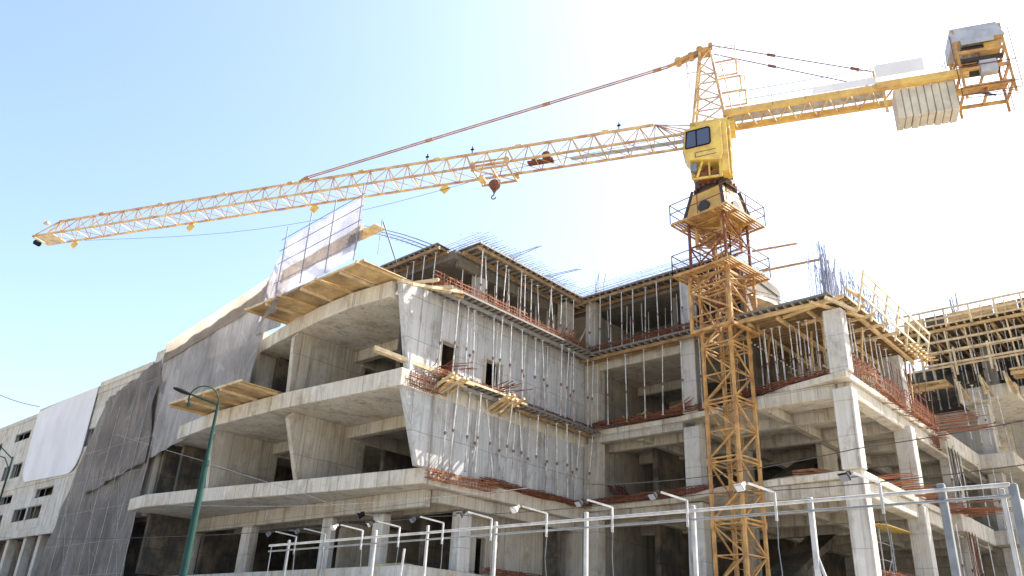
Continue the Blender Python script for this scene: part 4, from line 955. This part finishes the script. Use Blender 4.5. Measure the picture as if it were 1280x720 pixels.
# trolley and hook
tr = MB()
for n in (-.85, .85):
    tr.bar(Jp(11.0, n, JB+.12), Jp(13.2, n, JB+.12), .08); tr.bar(Jp(11.0, n, JB-.35), Jp(13.2, n, JB-.35), .1)
    for j in (11.05, 13.1): tr.bar(Jp(j, n, JB-.35), Jp(j, n, JB+.2), .12); tr.tube(Jp(j, n-.08, JB-.05), Jp(j, n+.08, JB-.05), .17, n=12)
for j in (11.05, 12.0, 13.1): tr.bar(Jp(j, -.85, JB-.35), Jp(j, .85, JB-.35), .09)
tr.bar(Jp(11.05, -.85, JB-.35), Jp(13.1, .85, JB-.35), .05); tr.tube(Jp(12.9, -.3, JB-.42), Jp(12.9, .1, JB-.42), .18, n=14)
tr.build('trolley', 'jibp', cr)
hk = MB(); c = Jp(12.15, -.2, 25.75)
hk.tube(c-Nd*.14, c+Nd*.14, .31, n=20)
hk.add([c+Jd*.29-Nd*.1, c-Jd*.29-Nd*.1, c-Vector((0, 0, .6))-Nd*.06, c+Jd*.29+Nd*.1, c-Jd*.29+Nd*.1, c-Vector((0, 0, .6))+Nd*.06], [(0, 1, 2), (3, 5, 4), (0, 3, 4, 1), (1, 4, 5, 2), (2, 5, 3, 0)])
hbk = hk.build('hook_block', 'rust', cr)
hp = [c+Jd*(.13*math.cos(t)+0)+Vector((0, 0, -.8+.13*math.sin(t))) for t in [R_(100-i*34) for i in range(9)]]
hkm = MB().path([c-Vector((0, 0, .56)), c-Vector((0, 0, .67))]+hp, .035); sub(hkm, 'hook', 'dark', hbk, cr)
rp = MB()
for n in (-.32, -.08): rp.tube(Jp(12.15, n, 26.1), Jp(12.15, n, 26.45), .012, n=5)
rp.tube(Jp(3, .0, 26.95), Jp(13, .0, 26.4), .012, n=5).build('hoist_rope', 'dark', cr)
# tower head
th = MB(); AZ = 32.2
feet = [(.85, .62), (.85, -.62), (-.85, .62), (-.85, -.62)]; tops = [(.28, .24), (.28, -.24), (-.28, .24), (-.28, -.24)]
def tl(i, s): f, t_ = feet[i], tops[i]; return Jp(f[0]+(t_[0]-f[0])*s, f[1]+(t_[1]-f[1])*s, 27.0+(AZ-27.0)*s)
for i in range(4): th.bar(tl(i, 0), tl(i, 1), .12)
for (i, k) in ((0, 2), (1, 3), (0, 1), (2, 3)):
    for b in range(6):
        s0, s1 = b/6, (b+1)/6; p, q = (i, k) if b % 2 else (k, i); th.bar(tl(p, s0), tl(q, s1), .055)
    for s in (.33, .66, 1): th.bar(tl(i, s), tl(k, s), .055)
th.build('tower_head', 'jibp', cr)
ap = MB(); obox(ap, -.4, .4, -.3, .3, AZ-.1, AZ+.15); ap.tube(Jp(.3, -.35, AZ+.1), Jp(.3, .35, AZ+.1), .17, n=12).tube(Jp(-.3, -.4, AZ+.2), Jp(-.3, .4, AZ+.2), .12, n=12)
ap.bar(Jp(.4, .12, AZ+.05), Jp(1.45, .12, AZ-.3), .12, .2).bar(Jp(.4, -.12, AZ+.05), Jp(1.45, -.12, AZ-.3), .12, .2).tube(Jp(1.5, -.2, AZ-.3), Jp(1.5, .2, AZ-.3), .2, n=12).tube(Jp(.8, -.2, AZ-.1), Jp(.8, .2, AZ-.1), .18, n=12)
ap.bar(Jp(1.5, 0, AZ-.3), Jp(2.1, 0, AZ-.5), .14)
ap.build('apex_sheaves', 'orange', cr)
tb = MB(); obox(tb, -1.2, 1.0, .55, .8, 26.85, 27.12); obox(tb, -1.2, 1.0, -.8, -.55, 26.85, 27.12); obox(tb, .7, 1.0, -.8, .8, 26.86, 27.1); obox(tb, -1.2, -.9, -.8, .8, 26.86, 27.1)
tb.build('turntable_beam', 'cabyel', cr)
hp_ = MB()
for z_, j0, j1 in ((28.8, -1.9, -.7), (29.75, -1.7, -.6), (30.9, -1.55, -.5)):
    hp_.bar(Jp(j0, .6, z_), Jp(j1, .6, z_), .07); hp_.bar(Jp(j0, -.6, z_), Jp(j1, -.6, z_), .07); hp_.bar(Jp(j0, -.6, z_), Jp(j0, .6, z_), .07)
    for n in (-.6, .6): hp_.bar(Jp(j0, n, z_), Jp(j0-.05, n, z_+1.0), .035)
    hp_.bar(Jp(j0, -.6, z_+.95), Jp(j0, .6, z_+.95), .03); hp_.bar(Jp(j0, .6, z_+.95), Jp(j1, .6, z_+.95), .03)
for k in range(14): hp_.bar(Jp(-1.25+k*.04, .2, 27.3+k*.33), Jp(-1.25+k*.04, -.2, 27.3+k*.33), .03)
for n in (-.2, .2): hp_.bar(Jp(-1.25, n, 27.2), Jp(-.7, n, 31.9), .035)
for z_ in (30.5, 31.4): hp_.bar(Jp(.5, .6, z_), Jp(1.0, .6, z_), .035); hp_.bar(Jp(1.0, -.5, z_), Jp(1.0, .6, z_), .035)
hp_.bar(Jp(1.0, .6, 30.2), Jp(1.0, .6, 31.4), .035)
hp_.build('head_platform', 'jibp', cr)
pl = MB()
for n in (-.08, .08): pl.tube(Jp(2.0, n, AZ-.48), Jp(25.0, n, JT+.25), .04, n=6)
for s in (.02, .3, .62): p = Jp(2.0, 0, AZ-.48).lerp(Jp(25, 0, JT+.25), s); q = Jp(2.0, 0, AZ-.48).lerp(Jp(25, 0, JT+.25), s+.02); pl.bar(p, q, .22, .1)
pl.bar(Jp(25.3, 0, JT), Jp(24.7, 0, JT+.3), .18, .2)
pl.build('jib_tie_bar', 'tieb', cr)
for n in (-.6, .6):
    pb = MB().tube(Jp(-.4, n*.6, AZ+.1), Jp(-8.1, n, 28.5), .03, n=6)
    for s in (.36, .86): p = Jp(-.4, n*.6, AZ+.1).lerp(Jp(-8.1, n, 28.5), s); q = Jp(-.4, n*.6, AZ+.1).lerp(Jp(-8.1, n, 28.5), s+.05); pb.bar(p, q, .12, .1)
    pb.build('counter_tie_bar', 'rust', cr)
# counter-jib
CZ = 27.45; CH = .7
for n in (CH, -CH):
    m = MB(); obox(m, -12.0, -.7, n-.07, n+.07, CZ-.17, CZ+.19); m.build('counter_jib_beam', 'yellow', cr)
m = MB()
for k in range(8):
    a = -.9-k*.98; b = a-.98; m.bar(Jp(a, CH, CZ-.12), Jp((a+b)/2, -CH, CZ-.12), .06); m.bar(Jp((a+b)/2, -CH, CZ-.12), Jp(b, CH, CZ-.12), .06)
m.build('counter_jib_bracing', 'jibp', cr)
gr = MB(); obox(gr, -8.4, -1.0, -.45, .2, CZ+.19, CZ+.22); gr.build('counter_jib_walkway', 'white', cr)
for n, j0, j1 in ((CH, -11.0, -1.6), (-CH, -11.0, -1.6)):
    r = MB()
    for zz in (.6, 1.15): r.bar(Jp(j0, n*1.1, CZ+zz), Jp(j1, n*1.1, CZ+zz), .028)
    for k in range(7): j = j0+(j1-j0)*k/6; r.bar(Jp(j, n*1.1, CZ), Jp(j, n*1.1, CZ+1.15), .03)
    r.build('guard_rail', 'steelbar', cr)
m = MB(); obox(m, -10.2, -8.05, CH+.1, CH+.14, CZ+.55, CZ+1.3); m.build('blank_panel', 'bannerwhite', cr)
m = MB(); obox(m, -8.0, -5.1, CH+.09, CH+.12, CZ+.2, CZ+.62); m.build('blank_panel', 'bannerwhite', cr)
m = MB(); obox(m, -12.0, -8.0, CH-.02, CH+.12, CZ-.1, CZ+.28); m.build('ballast_carrier', 'yellow', cr)
m = MB().bar(Jp(-8.0, CH, CZ-.1), Jp(-8.0, CH, 28.5), .1).bar(Jp(-8.0, -CH, CZ-.1), Jp(-8.0, -CH, 28.5), .1).bar(Jp(-8.3, CH, 26.0), Jp(-8.3, CH, CZ), .12); m.build('tie_post', 'yellow', cr)
for k in range(8):
    j = -8.75-k*.33; m = MB(); dz = rnd(-.05, .05)
    obox(m, j-.305, j, -.55, .58, 25.65+dz, CZ-.05+dz); m.build('ballast_block', 'weight', cr, bevel=.03)
# machinery platform at the tail
mh = MB()
for n in (-.8, .8):
    for j in (-11.7, -13.7): mh.bar(Jp(j, n, 26.0), Jp(j, n, 30.0), .12)
    for zz in (26.6, 27.6, 28.6, 29.2): mh.bar(Jp(-11.7, n, zz), Jp(-13.7, n, zz), .12, .16)
for j in (-11.7, -12.7, -13.7):
    for zz in (26.6, 27.6, 28.6): mh.bar(Jp(j, -.8, zz), Jp(j, .8, zz), .1, .14)
mh.build('winch_frame', 'orange', cr)
m = MB(); obox(m, -13.55, -11.8, .1, .72, 26.72, 26.76); m.build('winch_floor', 'orange', cr)
for k in range(3):
    MB().tube(Jp(-12.05-k*.36, .62, 28.75), Jp(-12.05-k*.36, .3, 28.75), .13, n=12).build('small_drum', 'galv', cr)
MB().bar(Jp(-11.8, .55, 28.3), Jp(-13.6, .55, 28.3), .14, .2).build('cable_tray', 'dark', cr)
MB().bar(Jp(-11.6, .7, 26.25), Jp(-13.8, .7, 26.15), .03).bar(Jp(-11.6, .7, 26.1), Jp(-13.8, .7, 25.95), .03).bar(Jp(-12.2, .7, 26.3), Jp(-12.9, .7, 26.0), .07).build('hanging_wire', 'dark', cr)
m = MB(); obox(m, -13.6, -12.9, -.7, .7, 28.7, 29.1); m.build('winch_housing', 'yellow', cr)
m = MB().tube(Jp(-11.9, 0, 28.1), Jp(-13.5, 0, 28.1), .32, n=14).tube(Jp(-12.0, .4, 29.0), Jp(-12.9, .4, 29.0), .2, n=12); m.build('winch_drum', 'dark', cr)
m = MB(); obox(m, -13.2, -12.5, .5, .9, 27.3, 27.95); m.build('resistor_box', 'tarp', cr)
m = MB(); tap(m, -13.8, -11.55, -.9, .95, 29.25, -13.6, -11.6, -.85, .8, 30.15); obox(m, -13.3, -11.9, .955, .99, 28.95, 29.24); m.build('canvas_cover', 'tarp', cr, bevel=.05)
m = MB()
for j in (-11.5, -13.95): 
    for n in (-.9, .95): m.bar(Jp(j, n, 26.1), Jp(j, n, 29.6), .04)
for zz in (26.1, 26.5, 27.7): m.bar(Jp(-11.5, .95, zz), Jp(-13.95, .95, zz), .035)
m.build('guard_rail', 'rust', cr)

# ================================================================== pipe fence with floodlights
FX = 12.7; FT = 4.0
fc = thing('pipe_fence', 'tall white pipe frame fence crossing in front of the site', 'fence', (FX, 11, 0))
MB().tube((FX, 20.55, FT), (FX, 2.38, FT), .029).build('rail', 'white', fc)
MB().tube((FX, 20.55, FT-.15), (FX, 2.38, FT-.15), .02).build('rail', 'greypipe', fc)
for k, (y, r, top) in enumerate(((20.55, .02, 3.98), (19.72, .055, 4.12), (16.02, .05, 4.17), (14.16, .05, 4.17), (12.03, .055, 4.12), (9.64, .06, 4.15), (7.3, .055, 4.1), (5.2, .065, 4.07), (3.26, .085, 4.1), (2.5, .05, 3.97), (2.36, .09, 4.02))):
    MB().bar((FX+.07, y, 0), (FX+.07, y, top), r*1.2, r*1.2).build('post', 'white' if k not in (0, 1, 8, 10) else 'greypipe', fc, bevel=.01)  # the two right-hand posts take grey pipe in place of their shade
for y, y2 in ((14.95, 15.15), (5.2, 4.6), (12.03, 12.2), (2.3, 1.8)):
    MB().tube((FX+.1, y, FT-.3 if y > 6 else 3.2), (FX+.1, y2, 1.2), .028).build('brace', 'white', fc)
ordn = ['first', 'second', 'third', 'fourth', 'fifth', 'sixth', 'seventh', 'eighth', 'ninth', 'tenth']
looks = ['faint dark', 'slim grey', 'white headed', 'pale headed', 'dark blue headed', 'dark bowl shaped', 'white reflector', 'grey headed', 'dark square', 'white tube headed', 'dark boxy']
flood_y = [19.2, 17.9, 16.37, 14.99, 13.51, 12.03, 10.52, 8.93, 7.34, 5.72, 4.06]
where = ['nearest the left end of the fence', 'before the second concrete pier from the left end', 'before the dark opening between the two left columns', 'left of the middle column on the ground floor', 'just left of the ground floor column under the slab corner',
         'in front of the column under the slab corner', 'before the wall below the grey prop wall', 'at the inner corner of the building', 'just left of the crane mast', 'right against the crane mast', 'before the tall right corner column']
for k, y in enumerate(flood_y):
    t = thing('floodlight', '%s floodlight %s' % (looks[k], where[k]), 'floodlight', (FX-.06, y, FT), 'floodlights along the pipe fence')
    white_head = k in (2, 6, 9)  # these get a white head and the lighter glass
    m = MB().bar((FX-.07, y, FT-.28), (FX-.07, y, FT+.17), .035).bar((FX-.07, y, FT+.17), (FX-.62, y+.18, FT+.24), .03)
    m.build('arm', 'white' if k > 1 else 'greypipe', t)
    c = Vector((FX-.72, y+.22, FT+.2)); dd = Vector((-.75, .25, -.62)).normalized(); s = dd.cross(Vector((0, 0, 1))).normalized(); u = s.cross(dd)
    hd = MB(); w0, w1 = .035, .085
    vs = [c+s*(a*w0)+u*(b*w0*.8) for a, b in ((-1, -1), (1, -1), (1, 1), (-1, 1))]+[c+dd*.1+s*(a*w1)+u*(b*w1*.75) for a, b in ((-1, -1), (1, -1), (1, 1), (-1, 1))]
    hd.add(vs, [(3, 2, 1, 0), (4, 5, 6, 7)]+[(i, (i+1) % 4, 4+(i+1) % 4, 4+i) for i in range(4)])
    hd.bar(c-dd*.06+u*.0, c, .06); hd.bar(c+dd*.1+u*.07-s*.09, c+dd*.1+u*.07+s*.09, .015)
    h = hd.build('lamp_head', 'white' if white_head else 'black', t, bevel=.008)
    gl = MB().add([c+dd*.103+s*(a*w1*.85)+u*(b*w1*.6) for a, b in ((-1, -1), (1, -1), (1, 1), (-1, 1))]+[c+dd*.112+s*(a*w1*.85)+u*(b*w1*.6) for a, b in ((-1, -1), (1, -1), (1, 1), (-1, 1))], [(3, 2, 1, 0), (4, 5, 6, 7)]+[(i, (i+1) % 4, 4+(i+1) % 4, 4+i) for i in range(4)])
    sub(gl, 'glass', 'lampglass' if white_head else 'glass', h, t)
    cbm = MB(); pr = Vector((FX-.05, y, FT-.28))
    for i in range(1, 7):
        q = Vector((FX-.05+rnd(-.02, .02), y+rnd(-.03, .03), FT-.28-i*.4)); cbm.tube(pr, q, .008, n=5); pr = q
    cbm.build('cable', 'greypipe', t)

# ================================================================== street lamp and cables
lp = thing('street_lamp', 'tall dark green lamp post with curled arm before the left wing', 'street lamp', (11.26, 22.3, 0))
LX, LY = 11.26, 22.3
MB().tube((LX, LY, 0), (LX, LY, 6.2), .13, .085, n=14).tube((LX, LY, 6.2), (LX, LY, 8.0), .055, .04, n=12).tube((LX, LY, 6.15), (LX, LY, 6.3), .1, n=14).build('pole', 'green', lp, smooth=False)
ld = Vector((math.cos(R_(152)), math.sin(R_(152)), 0))
O3 = Vector((LX, LY, 0))
arm = MB().tube(O3+Vector((0, 0, 7.95)), O3+ld*.85+Vector((0, 0, 8.18)), .026)
pts3 = [O3+ld*(.42-.42*math.cos(R_(a)))+Vector((0, 0, 8.05+.43*math.sin(R_(a)))) for a in range(0, 201, 20)]
arm.path([O3+Vector((0, 0, 7.9))]+pts3, .022)
arm.tube(pts3[-1]+Vector((0, 0, -.1)), pts3[-1], .05, n=8)
arm.build('arm', 'green', lp)
hd = MB(); h0 = O3+ld*.82+Vector((0, 0, 8.17)); L = .5; seg = 8; rings = []
for i in range(seg+1):
    s = i/seg; c = h0+ld*(L*s)+Vector((0, 0, .12*s)); rr = .02+.085*math.sin(math.pi*min(1, s*.9+.06))**.6
    rings.append([c+ld.cross(Vector((0, 0, 1)))*(rr*math.cos(t)*1.1)+Vector((0, 0, rr*.6*math.sin(t))) for t in [2*math.pi*k/10 for k in range(10)]])
vs = [v for r in rings for v in r]; fs = [(i*10+k, i*10+(k+1) % 10, (i+1)*10+(k+1) % 10, (i+1)*10+k) for i in range(seg) for k in range(10)]+[tuple(range(10)), tuple(range(seg*10, seg*10+10))]
hd.add(vs, fs); hh = hd.build('lamp_head', 'black', lp)
l2 = thing('street_lamp', 'thin dark distant lamp post with twin arms at the left edge', 'street lamp', (12.2, 43.2, 0))
MB().tube((12.2, 43.2, 0), (12.2, 43.2, 9.0), .06, .04).build('pole', 'green', l2)
MB().path([(12.2, 43.2, 8.4), (12.0, 43.6, 8.95), (11.6, 44.2, 9.15)], .03).path([(12.2, 43.2, 8.9), (11.8, 43.9, 9.45), (11.5, 44.4, 9.5)], .03).build('arm', 'green', l2)
MB().tube((11.62, 44.2, 9.15), (11.4, 44.6, 9.12), .07, n=8).tube((11.5, 44.4, 9.5), (11.3, 44.8, 9.46), .07, n=8).build('lamp_head', 'black', l2)
def cable(label, pts, r=.012, mat='dark', sag=.1):
    m = MB()
    for a, b in zip(pts, pts[1:]):
        a, b = Vector(a), Vector(b); pr = a
        for i in range(1, 9):
            s = i/8; q = a.lerp(b, s)-Vector((0, 0, sag*4*s*(1-s))); m.tube(pr, q, r, n=5); pr = q
    return tag(m.build('cable', mat, origin=pts[0]), label, 'cable')
cable('pale slack cable slanting down across the green lamp post', [(15, 39.0, 10.13), (15, 30.24, 7.93), (15, 22.74, 5.99), (15, 19.68, 5.17)], .009, 'galv', .02)
cable('long thin black cable just above the pipe fence', [(15, 51.1, 6.05), (15, 30.3, 5.05), (15, 16.5, 4.85), (15, 8.2, 4.75), (15, 2.4, 4.73)], .01, sag=.08)
cable('thin black cable rising right above the floodlights', [(15, 11.17, 5.2), (15, 8.2, 5.1), (15, 5.15, 5.3), (15, 1.5, 5.5)], .01, sag=.03)
cable('thin wire in the sky at the far left edge', [(18, 110, 26.5), (19, 80, 20.6), (21, 71.5, 18.1)], .03, 'dark', .2)
cable('thin wire crossing the dark balcony openings', [(15, 33, 6.45), (15, 22, 5.55), (15, 13, 5.3)], .008, 'galv', .05)
t = thing('floodlight', 'small spotlight on a bracket of the shaded ground floor column', 'floodlight', (24.4, 30.7, 7.2))
MB().bar((24.69, 30.9, 7.2), (23.9, 31.0, 7.2), .05).build('arm', 'white', t); MB().tube((23.9, 31.0, 7.25), (23.7, 31.2, 7.1), .1, .16, n=10).build('lamp_head', 'black', t)
t = thing('rebar_bundle', 'sheaf of dark bars leaning on the inner wall of the second floor', 'reinforcement', (38, 26.2, 9))
m = MB()
for k in range(12): m.bar((37.2+k*.15, 25.6, 8.87), (36.9+k*.16+rnd(-.1, .1), 26.4, 10.4+rnd(-.2, .2)), .05)
m.build('long_bars', 'rust', t)
t = thing('debris_pile', 'heap of yellow and dark scrap on the third floor left of the mast', 'debris', (35.3, 23.5, 12.95))
m = MB()
for k in range(16): p = Vector((35.3+rnd(-.3, .3), 23.6+rnd(-.9, .9), 12.95+rnd(0, .3))); m.bar(p, p+Vector((rnd(-.3, .3), rnd(-.6, .6), rnd(0, .5))), .09)
m.build('scrap', 'orange', t)
t = thing('timber_plank', 'single pale plank laid across the dark opening in the middle balcony bay', 'plank', (25.5, 30, 10.2))
MB().bar((25.0, 28.6, 10.3), (27.2, 29.4, 10.2), .12, .05).build('board', 'timberpale', t)
for lab, y0_, z0_ in (('looped red cables hanging from the lower right beam', 10.6, 8.0), ('slack dark hose hanging before the second floor of the right block', 10.7, 12.1)):
    m = MB()
    for k in range(3):
        pr = None
        for i in range(13):
            a = i/12; q = Vector((44.5+k*.35+a*.5, y0_-.05*k, z0_-2.6*math.sin(math.pi*a)*(1-.15*k)))
            if pr is not None: m.tube(pr, q, .02, n=5)
            pr = q
    tag(m.build('cable', 'rust' if z0_ < 9 else 'dark', origin=(44.5, y0_, z0_)), lab, 'cable')
def stack(name, label, x, y, z, n, L, w, h, mat, cat, ang=0.0):
    t = thing(name, label, cat, (x, y, z))
    for k in range(n):
        a = ang+rnd(-.06, .06); dx, dy = math.cos(a)*L/2, math.sin(a)*L/2; ox = (k % 3-1)*w*1.15
        MB().bar((x-dx-math.sin(a)*ox, y-dy+math.cos(a)*ox, z+h/2+(k//3)*h*1.1), (x+dx-math.sin(a)*ox, y+dy+math.cos(a)*ox, z+h/2+(k//3)*h*1.1), w, h).build('board', mat, t)
stack('board_stack', 'low stack of rough boards on the first floor edge by the left columns', 24.0, 28.6, 4.76, 6, 1.8, .2, .07, 'timber', 'boards', 1.57)
stack('board_stack', 'dusty boards stacked on the second floor edge right of the mast', 34.2, 14.5, 8.86, 9, 2.2, .2, .08, 'timberpale', 'boards', 1.4)
stack('board_stack', 'boards and offcuts stacked on the third floor near the tall right column', 35.8, 12.0, 12.91, 6, 2.0, .18, .08, 'timber', 'boards', .2)
rods('wispy bent rebar ends rising from the fourth floor walkway cage', 31.5, 33.6, 26.1, 17.2, .9, 16, dz=.5, droop=-.5, spread=.5)
rods('wispy bent rebar ends above the third floor edge left of the mast', 34.4, 34.9, 20.6, 13.0, 1.4, 14, dz=.4, droop=-.4, spread=.4)
loose('long crossing diagonal steel tube braced at the inner corner of the roof level', [((33.2, 25.9, 17.1), (34.6, 25.6, 19.9))], 'galvout', .05)
print('props', nprop, 'objects', len(bpy.data.objects))
